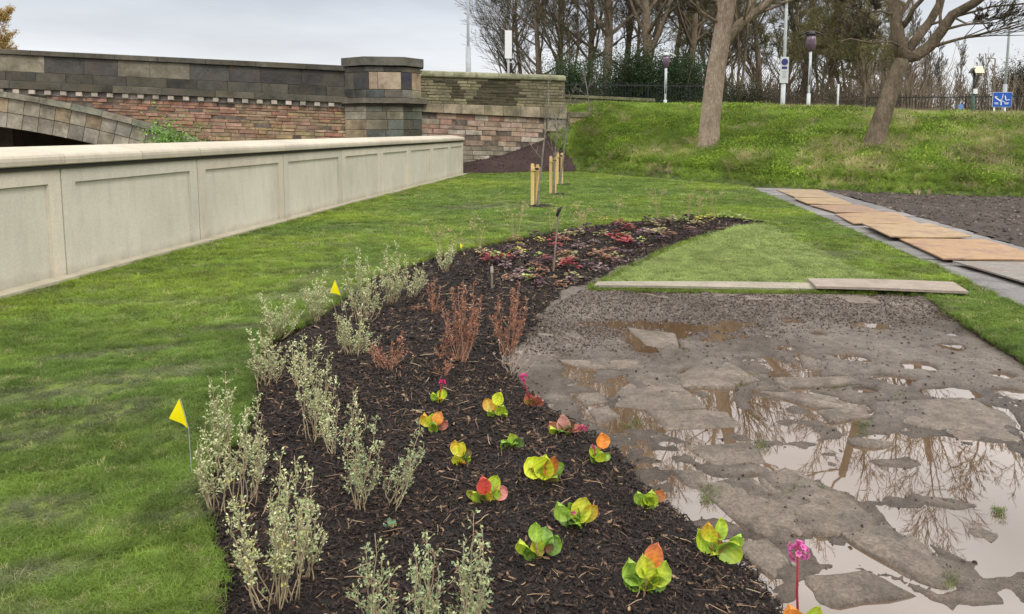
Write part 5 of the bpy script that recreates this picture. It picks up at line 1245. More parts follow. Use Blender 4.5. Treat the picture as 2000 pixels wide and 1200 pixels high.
# ---------------- seed head stalks against the lawn
M_STRAW = simple('dry_stalk', (.34, .29, .15), .85, .1); M_SEED = simple('seed_head', (.42, .33, .18), .85, .1)
SH = [((860, 512), (856, 440)), ((905, 492), (915, 432)), ((938, 486), (928, 420)), ((1003, 472), (992, 388)), ((1012, 470), (1022, 402)), ((1075, 455), (1070, 402)), ((1140, 452), (1150, 398)), ((1128, 450), (1118, 408)), ((1205, 437), (1212, 378)), ((1285, 430), (1290, 372)), ((1345, 426), (1340, 375)), ((1392, 424), (1388, 368)), ((1365, 426), (1362, 384))]
SHL = ['first stalk group, above the pale back row shrubs', 'just left of the lone pale shrub tip', 'right behind the lone pale upright shrub', 'below the nearest staked tree at left', 'below the nearest staked tree at right', 'directly left of the leaning garden stake', 'second clump right of the leaning stake', 'first clump right of the leaning stake',
       'third clump right of the leaning stake', 'above the middle of the far bed', 'right of the middle of the far bed', 'rightmost near the tip of the bed', 'second from the tip of the bed']
for (b, t), lab in zip(SH, SHL):
    p = ground_at(*b); o = thing('seed_stalk', 'thin dry seed head stalks, ' + lab, 'dry stalks', p, 0, 'dry seed head stalks along the lawn edge'); H_ = A(t[0], t[1], p.y).z - p.z
    for i in range(rf.randint(3, 6)):
        a = rf.normal(size=2) * .10; h = H_ * rf.uniform(.55, 1.02); mb = MB(); P = np.array([[0, 0, -.02], [a[0] * .3, a[1] * .3, h * .5], [a[0], a[1], h]]); mb.tube(P, [.0035, .0028, .002], 4)
        hb = MB()
        for q in range(rf.randint(3, 7)):
            e = P[-1] + np.array([rf.normal() * .045, rf.normal() * .045, rf.uniform(-.10, .04)]); mb.tube([P[1] * .35 + P[2] * .65, e], [.002, .0015], 3, cap=False)
            hb.lathe([(0, .012), (.010, .004), (.009, -.006), (0, -.012)], tuple(e), 6)
        so = link('stalk', mb.mesh('stalk'), M_STRAW, o); link('seed_head', hb.mesh('seed_head', True), M_SEED, so)
# ---------------- bergenias: broad rounded leaves
def broad_leaf(L, W, cup, c1, c2, curl=.3, n=9):
    """ovate leaf along +Y, base at the origin, raised rim, midrib groove; colour runs c1 (base) to c2 (tip)"""
    V = []; C = []
    for i in range(n + 1):
        t = i / n; q_ = t ** .95; w = W * .56 * max(.05, max(0, 1 - (2 * q_ - 1.0) ** 2) ** .42)
        for j in range(-3, 4):
            s = j / 3; x = w * s * (1 + .05 * math.sin(9 * t + j)); z = cup * abs(s) ** 1.6 * W * .6 - .012 * W / .08 * (1 - abs(s)) * .5 + curl * L * (t ** 2) * -.5 + rf.normal() * .0008
            V.append((x, t * L, z)); k = min(1, max(0, (t * .75 + abs(s) * .35 - .2))); C.append(np.array(c1) * (1 - k) + np.array(c2) * k)
            C[-1] = C[-1] * (1.28 if j == 0 else (1.0 + .13 * (-1) ** (i + abs(j))))
    Q = [(i * 7 + j, i * 7 + j + 1, (i + 1) * 7 + j + 1, (i + 1) * 7 + j) for i in range(n) for j in range(6)]
    return np.array(V), Q, np.array(C)
GR1, GR2, YG, OR, RDc, PKc, BR, DG = (.26, .44, .045), (.36, .52, .09), (.56, .64, .045), (.74, .27, .045), (.55, .08, .055), (.68, .22, .16), (.26, .10, .065), (.075, .15, .03)
def bergenia(label, base, size_px, leaves, flower=None, group='broad leaved bedding plants'):
    leaves = list(leaves)
    for _ in range(3 if size_px > 40 else 1):
        k_ = rf.uniform(.16, .30); leaves.append((rf.uniform(-.5, .5), rf.uniform(.1, .45), k_ * 1.3, k_, [DG, GR1, BR][rf.randint(3)], [GR1, DG, YG][rf.randint(3)]))
    """leaves: (dx px, dy px) of leaf tips from base with length scale, colours"""
    b = ground_at(*base); o = thing('bergenia_plant', label, 'plant', b, 0, group); sc = b.y / FPX; S = size_px * sc
    for (dx, dy, ln, wd, c1, c2) in leaves:
        # tip direction in the plane facing the viewer, tilted by a random depth
        tip = Vector((dx * S, rf.uniform(-.3, .3) * S, max(.1, dy) * S)); L = ln * S; W = wd * S
        Vv, Q, C = broad_leaf(L, W, rf.uniform(.35, .7), c1, c2, rf.uniform(.05, .35))
        d = tip.normalized(); side = Vector((-d.z, 0, d.x)) if abs(d.x) > .02 else Vector((1, 0, 0))
        side = Vector((1, 0, 0)); side = (side - d * side.dot(d)); side = side.normalized() if side.length > .3 else Vector((0, 1, 0))
        side = (Matrix.Rotation(rf.uniform(-.5, .5), 3, d) @ side).normalized(); nz = side.cross(d)
        if nz.y > 0: nz = -nz; side = -side
        # leaf base sits on the stalk top
        st = tip - d * L * .92
        if st.z < .005: st.z = .005
        M = Matrix((side, d, nz)).transposed()
        X = (Vv @ np.array(M).T) + np.array(st)
        me = mkmesh('leaf', X, Q, tint=C, smooth=True); lo = link('leaf', me, M_BERG, o)
        mb = MB(); mb.tube([(0, 0, -.01), (st.x * .5, st.y * .5, st.z * .3), tuple(st)], [.004, .0035, .003], 5, col=(.45, .30, .12)); link('leaf_stalk', mb.mesh('leaf_stalk', True), M_BERG, lo)
    if flower:
        fx, fy, fs, fcol = flower; T_ = A(fx, fy, b.y) - b; mb = MB()
        mb.tube([(0, 0, 0), (T_.x * .45 - .004, 0, T_.z * .5), tuple(T_)], [.0042, .0038, .003], 6, col=(.42, .03, .06)); so = link('flower_stalk', mb.mesh('flower_stalk', True), M_BERG, o)
        r = fs * sc
        for q in range(int(14 + fs * .3)):
            e = Vector(rf.normal(size=3)).normalized() * r * rf.uniform(.5, 1.0); e.z *= .75; c = T_ + e; pm = MB(); n = 6
            ax = e.normalized(); u = ax.orthogonal().normalized(); v = ax.cross(u); pr = r * .34
            V = [tuple(c)] + [tuple(c + (u * math.cos(a) + v * math.sin(a)) * pr * (1 if i % 2 == 0 else .72) + ax * pr * .45) for i, a in enumerate(np.arange(12) / 12 * 6.283)]
            k = rf.uniform(.8, 1.15); pm.add(V, T=[(0, 1 + i, 1 + (i + 1) % 12) for i in range(12)], col=[tuple(np.array((.35, .02, .12)))] + [tuple(np.minimum(1, np.array(fcol) * k))] * 12)
            pm.tube([tuple(T_), tuple(c)], .001, 3, col=(.4, .05, .1), cap=False); link('blossom', pm.mesh('blossom'), M_PINK, so)
    return o
B_ = bergenia
B_('biggest light green plant with one pink upright leaf, bottom middle of the bed', (1262, 1168), 100, [(-.36, .62, .50, .42, GR1, GR2), (.38, .62, .55, .44, YG, GR2), (-.10, .85, .5, .34, YG, (.6, .62, .1)), (.22, 1.02, .5, .34, OR, PKc), (.04, .52, .55, .46, YG, GR1), (-.22, .28, .3, .24, GR1, GR2), (-.04, .16, .2, .17, GR1, GR2), (.12, .14, .16, .14, GR2, GR2), (-.42, .32, .35, .26, DG, GR1), (.34, .30, .4, .28, DG, GR1)])
B_('bright green plant with orange tipped leaf beside muddy stones, right of the big one', (1395, 1082), 85, [(-.38, .62, .65, .46, GR1, YG), (-.22, .86, .5, .34, YG, OR), (.50, .42, .62, .6, GR2, YG), (.22, .76, .5, .3, GR1, YG), (.02, .5, .5, .3, BR, OR), (-.1, .25, .35, .26, DG, GR1), (.55, .62, .4, .3, GR1, GR2)])
B_('all green rounded plant left of the biggest one at the bed front', (1050, 1118), 88, [(-.42, .5, .5, .4, GR1, YG), (-.05, .84, .45, .3, GR2, GR1), (.2, .6, .5, .42, GR1, (.35, .5, .2)), (.48, .42, .45, .38, DG, GR1), (.0, .35, .4, .3, YG, (.6, .45, .08)), (-.28, .28, .35, .26, DG, GR1), (.3, .22, .25, .2, GR1, GR2)])
B_('green plant with a tiny pink bud cluster, in the centre of the front bed', (1122, 1050), 85, [(-.42, .72, .5, .36, GR2, GR1), (-.32, .36, .6, .38, (.36, .52, .22), GR2), (.28, .62, .6, .42, YG, (.6, .55, .08)), (.52, .5, .5, .3, GR1, OR), (.2, .34, .5, .34, GR1, YG), (-.1, .5, .5, .3, DG, GR1), (.05, .18, .3, .25, DG, GR1)], (1116, 1000, 9, (.75, .15, .4)))
B_('compact yellow green plant with one coppery leaf near the muddy edge', (1266, 992), 55, [(-.40, .6, .6, .5, GR1, GR2), (.1, .72, .6, .5, YG, GR2), (.55, .55, .45, .4, BR, OR), (-.1, .4, .5, .45, GR1, YG), (.25, .35, .5, .4, GR1, GR2), (-.5, .2, .3, .25, DG, DG)])
B_('yellow plant with two large round upright leaves in the centre of the bed', (1062, 955), 85, [(-.36, .5, .52, .46, YG, (.75, .80, .06)), (.04, .66, .62, .44, (.65, .75, .05), YG), (.26, .6, .5, .3, OR, BR), (.46, .3, .5, .34, DG, GR1), (.0, .2, .4, .3, GR2, GR1), (.3, .2, .35, .28, BR, GR1)])
B_('plant with a single red upright leaf and a yellow green one, left of centre', (948, 1000), 78, [(-.06, .78, .52, .34, RDc, (.85, .16, .12)), (.3, .6, .55, .34, GR1, YG), (.54, .3, .4, .34, PKc, (.6, .3, .28)), (-.3, .36, .5, .3, DG, YG), (.1, .3, .4, .28, YG, OR), (-.45, .22, .35, .18, BR, GR1)])
B_('small orange yellow plant above the red leaved one', (898, 922), 50, [(-.2, .95, .6, .4, YG, OR), (.1, .8, .6, .4, (.6, .5, .05), YG), (-.1, .5, .6, .45, YG, (.6, .5, .06)), (.4, .55, .45, .3, DG, BR), (.2, .2, .35, .3, BR, OR)])
B_('small green plant with a big round orange leaf at the edge of the stones', (1168, 908), 50, [(.18, 1.1, .6, .56, OR, (.88, .34, .07)), (-.25, .65, .5, .4, GR1, YG), (.1, .55, .5, .42, YG, GR1), (-.3, .25, .4, .3, DG, GR1), (.5, .3, .4, .26, GR2, DG)], (1160, 872, 6, (.7, .2, .4)))
B_('dull grey green low plant above the yellow round leaved one', (1000, 886), 52, [(-.4, .35, .45, .4, DG, GR1), (-.05, .5, .5, .42, GR1, (.5, .52, .06)), (.4, .4, .45, .4, DG, (.2, .22, .1)), (.15, .25, .4, .3, DG, GR1)])
B_('orange and green plant beside the slanting grey green shrub', (848, 862), 52, [(-.35, .8, .55, .45, YG, OR), (.25, .75, .5, .4, OR, (.8, .45, .15)), (-.05, .6, .6, .4, GR1, YG), (.05, .3, .5, .36, GR2, GR1), (.5, .4, .45, .3, BR, PKc)])
B_('yellow leaved plant with orange left leaves in the second row back', (966, 822), 52, [(.22, .95, .5, .42, YG, (.72, .78, .05)), (-.35, .65, .55, .4, (.6, .5, .1), OR), (.35, .5, .5, .4, YG, GR1), (-.1, .5, .4, .3, OR, YG), (.5, .2, .3, .22, DG, GR1)])
B_('pinkish brown drooping plant with pink buds at the muddy edge', (1102, 848), 62, [(-.45, .35, .6, .36, (.35, .25, .12), PKc), (-.05, .62, .6, .4, (.5, .28, .22), (.72, .36, .32)), (.25, .35, .5, .36, DG, BR), (.55, .2, .45, .25, BR, PKc), (-.15, .25, .4, .3, GR1, DG)], (1140, 835, 10, (.55, .13, .2)))
B_('small lime plant with a magenta flower, farthest of the broad leaved ones', (859, 800), 36, [(-.35, .6, .5, .4, GR1, YG), (.2, .72, .6, .5, YG, GR1), (.0, .3, .4, .3, YG, OR), (-.5, .25, .4, .2, GR2, GR1)], (863, 748, 8, (.75, .02, .22)))
B_('red brown plant with a bright magenta flower beside the stones', (1040, 790), 42, [(-.3, .55, .6, .45, BR, (.55, .14, .08)), (.2, .6, .6, .5, (.4, .12, .08), BR), (.5, .3, .5, .35, BR, (.5, .2, .14)), (-.1, .2, .4, .3, DG, BR)], (1021, 737, 9, (.80, .02, .28)))
B_('plant with tall dark red stalk and pink blossom cluster at the bottom edge', (1560, 1225), 85, [(-.34, .82, .55, .5, OR, (.85, .35, .08)), (.42, .72, .6, .3, GR1, (.55, .55, .05)), (.1, .45, .5, .4, DG, GR1), (-.1, .3, .5, .4, DG, GR1)], (1558, 1076, 23, (.80, .22, .52)))
o = bergenia('tiny blue green seedling in bare mulch below the grey green open shrub', (762, 1052), 30, [(-.4, .4, .5, .3, (.2, .34, .2), (.3, .45, .3)), (.35, .5, .5, .3, (.2, .34, .2), (.3, .45, .3)), (0, .8, .5, .3, (.25, .4, .22), (.35, .5, .3)), (.1, .2, .4, .3, (.2, .34, .2), (.3, .45, .3))])
# ---------------- low coloured leafy plants filling the far bed
HC_ = {'dark purple': [(.07, .03, .045), (.10, .045, .06), (.05, .025, .035), (.14, .09, .10)], 'bright red': [(.28, .035, .045), (.38, .08, .08), (.20, .03, .035)],
       'bronze': [(.30, .15, .09), (.40, .24, .14), (.22, .10, .07)], 'silvery pink': [(.28, .19, .19), (.34, .23, .20), (.20, .12, .13)], 'yellow': [(.44, .38, .06), (.58, .52, .12), (.36, .32, .06)], 'lime green': [(.36, .44, .10), (.48, .54, .20), (.26, .34, .07)], 'creamy': [(.42, .36, .20), (.34, .30, .14), (.24, .22, .09)]}
def lobed(mb, p, d, s, col):
    """small lobed leaf, five points"""
    d = d / np.linalg.norm(d); u = np.cross(d, [0, 0, 1.0]); u /= np.linalg.norm(u) + 1e-9; up = np.cross(u, d)
    V = [p]; m = 10
    for i in range(m):
        a = -2.4 + 4.8 * i / (m - 1); r = s * (1.0 if i % 2 == 0 else .72) * (.75 + .25 * math.cos(a)); V.append(p + d * (math.cos(a) * r + s * .3) + u * math.sin(a) * r + up * .25 * s * abs(math.sin(a)))
    mb.add(V, T=[(0, i, i + 1) for i in range(1, m)], col=[tuple(col * .6)] + [tuple(col)] * m)
fixed = [(955, 525, 'bright red', 34), (985, 518, 'bright red', 30), (1205, 478, 'bright red', 40), (1218, 486, 'bright red', 34), (1110, 535, 'bright red', 42), (1085, 490, 'bright red', 22), (1010, 505, 'yellow', 26), (1015, 490, 'yellow', 18), (1052, 480, 'yellow', 18), (1180, 433, 'yellow', 14), (1108, 472, 'creamy', 28), (1130, 468, 'creamy', 24), (1280, 450, 'creamy', 30), (1290, 462, 'creamy', 26), (1375, 438, 'yellow', 26), (1360, 445, 'creamy', 26), (1440, 433, 'lime green', 24), (1410, 432, 'lime green', 22), (1465, 436, 'lime green', 12), (1160, 485, 'silvery pink', 14), (1260, 465, 'silvery pink', 26), (1165, 510, 'bronze', 30), (1190, 515, 'bronze', 30), (1225, 450, 'bronze', 20), (1100, 510, 'bronze', 26), (1040, 540, 'lime green', 18), (1055, 510, 'lime green', 16), (1250, 478, 'lime green', 14), (1330, 440, 'lime green', 22), (1310, 445, 'creamy', 24), (1390, 432, 'yellow', 20), (1345, 452, 'bronze', 18), (1230, 500, 'dark purple', 22), (1150, 530, 'dark purple', 26)]
cand = []; bx0 = [f[:2] for f in fixed]; tries = 0
far_poly = [(930, 500), (1000, 478), (1100, 458), (1200, 443), (1300, 434), (1420, 430), (1380, 452), (1290, 486), (1210, 520), (1150, 548), (1090, 575), (1030, 560), (960, 560)]
while len(cand) < 56 and tries < 6000:
    tries += 1; x, y = rf.uniform(930, 1420), rf.uniform(430, 575)
    if not bool(inpoly(np.array([x]), np.array([y]), far_poly)[0]): continue
    if min(((x - a) / 1.6) ** 2 + ((y - b) * 1.2) ** 2 for a, b in bx0) < 60: continue
    w = rf.rand()
    c = ('dark purple' if w < .42 else 'bronze' if w < .60 else 'silvery pink' if w < .78 else 'creamy' if w < .88 else 'bright red' if w < .94 else 'lime green') if x < 1330 else ('creamy' if w < .5 else 'lime green' if w < .75 else 'dark purple')
    cand.append((x, y, c, 26)); bx0.append((x, y))
used = {}; LP_ = {}
for (x, y, c, s) in fixed + cand:
    b = ground_at(x, y); where = ('near the leaning stake' if 1030 < x < 1140 else 'left of leaning stake' if x <= 1030 else 'mid far bed' if x < 1240 else 'toward the far end' if x < 1360 else 'at the pointed bed end')
    t = np.interp(x, [930, 1000, 1100, 1200, 1300, 1420], [495, 475, 455, 440, 431, 426]); t2_ = np.interp(x, [930, 1030, 1150, 1210, 1290, 1420], [575, 590, 560, 528, 494, 450]); f = (y - t) / (t2_ - t)
    side = 'on the lawn side' if f < .33 else 'centre' if f < .66 else 'on the turf side'
    size = 'larger' if s > 28 else 'small' if s < 20 else 'low'
    lab = '%s %s plant %s, %s' % (size, c, where, side)
    used.setdefault(lab, []).append((x, len(used)));
    sc = b.y / FPX; S = max(s, 18) * sc * .66
    mb = MB(); cols = HC_[c]; n = 26 if s > 20 else 18
    for i in range(n):
        a = rf.rand() * 6.283; ring = rf.rand() ** .6; el = rf.uniform(.1, .5); rad = S * ring * .85
        p = np.array([math.cos(a) * rad, math.sin(a) * rad, S * (.75 - .55 * ring) * rf.uniform(.6, 1.2) + .015]); d = np.array([math.cos(a), math.sin(a), rf.uniform(-.3, .5)])
        col = np.array(cols[rf.randint(len(cols))]) * rf.uniform(.75, 1.3); lobed(mb, p, d, S * rf.uniform(.22, .36), col)
    o = thing('leafy_plant', lab, 'plant', b, 0, 'low coloured leafy plants in the far bed'); LP_.setdefault(lab, []).append((x, o))
    link('foliage', mb.mesh('foliage'), M_LEAF, o)
    mb = MB(); mb.lathe([(.0, -.02), (S * .12, -.02), (S * .1, .01), (0, .02)], (0, 0, 0), 6, col=(.2, .1, .08)); link('crown', mb.mesh('crown'), M_STEMR, o)
ORD = ['second', 'third', 'fourth', 'fifth', 'sixth', 'seventh', 'eighth', 'ninth']
for lab, lst in LP_.items():
    if len(lst) < 2: continue
    lst.sort(key=lambda q: q[0])
    for i, (x, o) in enumerate(lst):
        o['label'] = lab + (', leftmost' if i == 0 else ', rightmost' if i == len(lst) - 1 else ', %s from left' % ORD[i - 1])
# ================================================================== GROUND COVER
rg = np.random.RandomState(99)
M_BLADE = tinted('grass_blade', .6, .25, inst=True, transl=.3)
M_CHIP = tinted('bark_chip', .75, .3, inst=True, ns=30)
M_CLOD = tinted('soil_clod', .75, .3, inst=True, ns=25)
M_HERB = tinted('herb_leaf', .6, .25, inst=True, transl=.3)
def blade_tuft(n, rad, h, w, lean, seed, segs=2):
    r = np.random.RandomState(seed); V = []; Q = []; T = []; k = 0
    for _ in range(n):
        a = r.rand() * 6.283; rr = rad * math.sqrt(r.rand()); b = np.array([math.cos(a) * rr, math.sin(a) * rr, -.004]); hh = h * r.uniform(.5, 1.15)
        la = r.rand() * 6.283; ln = lean * r.uniform(.2, 1.3) * hh; f = r.rand() * 3.14; s = np.array([math.cos(f), math.sin(f), 0]) * w * .5 * r.uniform(.7, 1.2); L = np.array([math.cos(la), math.sin(la), 0])
        m = b + L * ln * .35 + np.array([0, 0, hh * .6]); t = b + L * ln + np.array([0, 0, hh * (1 - .25 * min(1, ln / hh))])
        V += [b - s, b + s, m + s * .8, m - s * .8, t]; Q.append((k, k + 1, k + 2, k + 3)); T.append((k + 3, k + 2, k + 4)); k += 5
    return mkmesh('tuft', V, Q, T)
tufts = [(blade_tuft(34, .034, .034, .0026, 1.15, s), M_BLADE) for s in range(5)]
_srs = np.random.RandomState(123)
def lawn_tint(x, y):
    n = fbm(x, y, 2.2, 4, 21); n2 = fbm(x * .35 + y * .2, y, .9, 4, 31); n3 = vnoise(x, y, .12, 41)
    base = np.array([.155, .235, .036]); yel = np.array([.225, .30, .038]); drk = np.array([.095, .165, .034]); wornc = np.array([.135, .135, .08]); lite = np.array([.30, .36, .125])
    k = sstep(.35, .68, n)[:, None]; c = drk * (1 - k) + yel * k
    k = sstep(.3, .7, n2)[:, None]; c = c * .55 + (base * (1 - k) + yel * k) * .45
    # long streaks where turf rolls were dragged and trodden
    w = worn(x, y)[:, None]; c = c * (1 - w * .8) + wornc * w * .8
    th = .25; v = (y * math.cos(th) - x * math.sin(th)); si = np.floor(v / .42); row = vnoise(si * 3.7, si * 1.3 + np.floor((x * math.cos(th) + y * math.sin(th) + (si % 2) * .8) / 1.8) * 5.1, 1.0, 71)[:, None]
    seam = (np.abs((v / .42) % 1 - .5) > .44)[:, None]; c = c * (.78 + .46 * row) * np.where(seam, .70, 1.0)
    straw = (_srs.rand(len(x)) < .035)[:, None]; c = np.where(straw, np.array([.36, .33, .16]), c)
    L = (sdist(x, y, WEDGE) > 0)[:, None] * .8; c = c * (1 - L) + lite * L
    far = sstep(8, 20, y)[:, None]; c = c * (1 + .12 * far)
    return c * (.72 + .56 * n3)[:, None] * (.78 + .44 * _srs.rand(len(x)))[:, None]
WEDGE = GP([(1160, 566), (1215, 532), (1290, 497), (1385, 463), (1440, 442), (1500, 440), (1560, 470), (1640, 510), (1740, 552), (1740, 566)])
WORN = [(120, 765, .55, .22), (60, 860, .4, .16), (330, 725, .5, .14), (230, 690, .5, .12), (60, 1120, .25, .10), (600, 575, .6, .2), (480, 640, .35, .12), (200, 800, .4, .12), (30, 1000, .3, .12), (950, 405, 1.2, .5), (1400, 350, 1.2, .5), (350, 1010, .25, .08), (1600, 500, .8, .4)]
def worn(x, y):
    w = np.zeros(x.shape)
    for px, py, a, b in WORN:
        g = G(px, py); u = (x - g.x) * .92 + (y - g.y) * .38; v = -(x - g.x) * .38 + (y - g.y) * .92
        d = np.hypot(u / a, v / b) + 1.1 * (fbm(x, y, .25, 3, 51) - .5); w = np.maximum(w, 1 - sstep(.3, 1.3, d))
    st = fbm(x * .5 + y * .12, y * 1.0, .30, 3, 61); return np.clip(w + .55 * sstep(.58, .75, st), 0, 1)
P = []; S = []
for (y0, y1, dens, sc) in [(1.2, 3.6, 1700, .95), (3.6, 6.0, 900, 1.25), (6.0, 10, 330, 1.9), (10, 17, 130, 2.9), (17, 29, 52, 4.4)]:
    x0, x1 = -max(3.4, y1 * .72 + 1.5), max(4.6, y1 * .70 + 1.5); n = int((x1 - x0) * (y1 - y0) * dens); x = rg.uniform(x0, x1, n); y = rg.uniform(y0, y1, n)
    ok = (sdist(x, y, LAWN) > .015 * sc * .5) & (sdist(x, y, WALL, False) > .13 + .05 * vnoise(x, y, .25, 6) + .012 * sc) & (np.abs(x) < .74 * y + 2.2)
    x, y = x[ok], y[ok]; w = worn(x, y); ok = rg.rand(len(x)) > w * .35; x, y, w = x[ok], y[ok], w[ok]
    P.append(np.stack([x, y, np.zeros(len(x))], 1)); q = sc * rg.uniform(.8, 1.2, len(x)); S.append(np.stack([q, q, np.minimum(q, 1.0 + .22 * (sc - 1)) * (1 - .45 * w) * rg.uniform(.7, 1.2, len(x))], 1))
P = np.vstack(P); S = np.vstack(S); n = len(P)
scatter('lawn_grass', 'short green turf grass of the new lawn', P, np.stack([rg.normal(size=n) * .08, rg.normal(size=n) * .08, rg.rand(n) * 6.283], 1), S, lawn_tint(P[:, 0], P[:, 1]), rg.randint(5, size=n), tufts)
# a fringe hanging over the cut turf edges
E = []
for a, b in zip(LAWN, LAWN[1:] + LAWN[:1]):
    if max(a[1], b[1]) > 12 or a in WALL: continue
    L = math.hypot(b[0] - a[0], b[1] - a[1]); m = int(L * 55)
    for _ in range(m):
        t = rg.rand(); E.append((a[0] + (b[0] - a[0]) * t + rg.normal() * .012, a[1] + (b[1] - a[1]) * t + rg.normal() * .012, -.006))
E = np.array(E); n = len(E)
scatter('edge_grass', 'ragged grass along the cut edge of the turf', E, np.stack([rg.normal(size=n) * .5, rg.normal(size=n) * .5, rg.rand(n) * 6.283], 1), np.stack([np.full(n, .8)] * 3, 1) * (1 + .12 * E[:, 1:2]) * rg.uniform(.6, 1.1, (n, 1)), lawn_tint(E[:, 0], E[:, 1]) * .85, rg.randint(5, size=n), tufts)

# ---------------- bark mulch
def chip(seed, L, W, T_):
    r = np.random.RandomState(seed); n = 5; V = []; b = r.normal() * .18
    for i in range(n):
        t = i / (n - 1) - .5; w = W * .5 * (1 - (2 * abs(t)) ** 3 * r.uniform(.3, .9)) * r.uniform(.7, 1.15); z = b * L * (t * t * 4 - .5) * .5; sh = r.normal() * W * .12
        V += [(t * L, -w + sh, z), (t * L, w + sh, z + r.normal() * T_), (t * L, sh + w * .5, z + T_), (t * L, sh - w * .5, z + T_ * r.uniform(.7, 1.2))]
    Q = []
    for i in range(n - 1):
        for j in range(4): Q.append((i * 4 + j, i * 4 + (j + 1) % 4, (i + 1) * 4 + (j + 1) % 4, (i + 1) * 4 + j))
    Q += [(3, 2, 1, 0), ((n - 1) * 4, (n - 1) * 4 + 1, (n - 1) * 4 + 2, (n - 1) * 4 + 3)]
    return mkmesh('chip', V, Q)
chips = [(chip(i, l, w, t), M_CHIP) for i, (l, w, t) in enumerate([(.030, .009, .003), (.045, .007, .003), (.022, .012, .004), (.060, .005, .0025), (.036, .014, .004), (.018, .007, .003), (.05, .011, .003), (.028, .005, .002)])]
P = []; S = []
for (y0, y1, dens, sc) in [(1.6, 3.2, 7000, .80), (3.2, 4.8, 4200, 1.0), (4.8, 7.5, 1900, 1.25), (7.5, 14.5, 650, 1.9)]:
    n = int(6.2 * (y1 - y0) * dens); x = rg.uniform(-1.7, 4.5, n); y = rg.uniform(y0, y1, n); ok = (sdist(x, y, BED) > -.035 + .03 * vnoise(x, y, .1, 3)) & (~inpoly(x, y, LAWN)); x, y = x[ok], y[ok]
    z = bed_z(x[None], y[None])[0]; z = np.maximum(z, -.05); P.append(np.stack([x, y, z + rg.uniform(-.003, .012, len(x)) * sc], 1)); S.append(np.full(len(x), sc) * rg.uniform(.55, 1.25, len(x)))
P = np.vstack(P); S = np.concatenate(S); n = len(P)
cc = np.array([(.011, .008, .007), (.018, .012, .010), (.028, .018, .014), (.045, .028, .020), (.07, .040, .026), (.13, .08, .05), (.26, .17, .10)]); pr = [.29, .26, .18, .12, .08, .045, .025]
C = cc[rg.choice(7, size=n, p=pr)] * rg.uniform(.75, 1.3, (n, 1)); 
scatter('bark_mulch', 'dark wet bark mulch covering the planting bed', P, np.stack([rg.normal(size=n) * .32, rg.normal(size=n) * .32, rg.rand(n) * 6.283], 1), np.stack([S, S, S], 1), C, rg.randint(8, size=n), chips)

# ---------------- crumbs and clods of soil
def clod(seed):
    r = np.random.RandomState(seed); bm = bmesh.new(); bmesh.ops.create_icosphere(bm, subdivisions=1, radius=.5)
    for v in bm.verts: v.co *= r.uniform(.65, 1.2); v.co.z *= .7
    V = [tuple(v.co) for v in bm.verts]; T = [tuple(v.index for v in f.verts) for f in bm.faces]; bm.free(); return mkmesh('clod', V, None, T)
clods = [(clod(i), M_CLOD) for i in range(4)]
def clod_field(name, label, x, y, z, s, cols):
    n = len(x); C = np.array(cols)[rg.randint(len(cols), size=n)] * rg.uniform(.75, 1.25, (n, 1))
    scatter(name, label, np.stack([x, y, z], 1), rg.uniform(-1, 1, (n, 3)) * 3, np.stack([s, s * rg.uniform(.6, 1, n), s * .8], 1), C, rg.randint(4, size=n), clods)
n = 90000; x = rg.uniform(.1, 4.4, n); y = rg.uniform(2.6, 7.35, n)
d = sstep(5.5, 6.5, y + .5 * (fbm(x, y, .5, 3, 77) - .5) - .10 * (x - 1.2) + .35 * (x < 1.1)); keep = (rg.rand(n) < (.035 + .965 * d)) & ~inpoly(x, y, LAWN) & (sdist(x, y, BED) < .03)
x, y = x[keep], y[keep]; z = mud_z(x[None], y[None])[0]; k = z > WATER_Z - .004; x, y, z = x[k], y[k], z[k]
clod_field('soil_crumbs', 'crumbly brown soil lying on the wet mud', x, y, z + .001, .007 + .022 * rg.rand(len(x)) ** 2.4, [(.05, .034, .026), (.08, .057, .044), (.115, .088, .07), (.032, .022, .017), (.19, .155, .13)])
n = 9000; x = rg.uniform(6, 15.5, n); y = rg.uniform(4, 20.8, n); k = inpoly(x, y, SOILP) & (x < .74 * y + .3); x, y = x[k], y[k]
clod_field('soil_clods', 'rough dark clods on the bare soil plot', x, y, plot_z(x, y) + .005, .03 + .07 * rg.rand(len(x)) ** 3, [(.045, .034, .028), (.07, .055, .045), (.10, .08, .065), (.15, .125, .10)])
n = 2600; x = rg.uniform(-1.9, 2.5, n); y = rg.uniform(27.5, 31, n); z = bank_z(x[None], y[None])[0]; k = (z > 0) & (x < np.interp(y, [p[1] for p in MOUND_EDGE], [p[0] for p in MOUND_EDGE]))
clod_field('mound_clods', 'dark purplish soil lumps on the mound by the wing wall', x[k], y[k], z[k], .03 + .07 * rg.rand(k.sum()) ** 3, [(.03, .018, .016), (.05, .032, .028), (.075, .05, .045)])

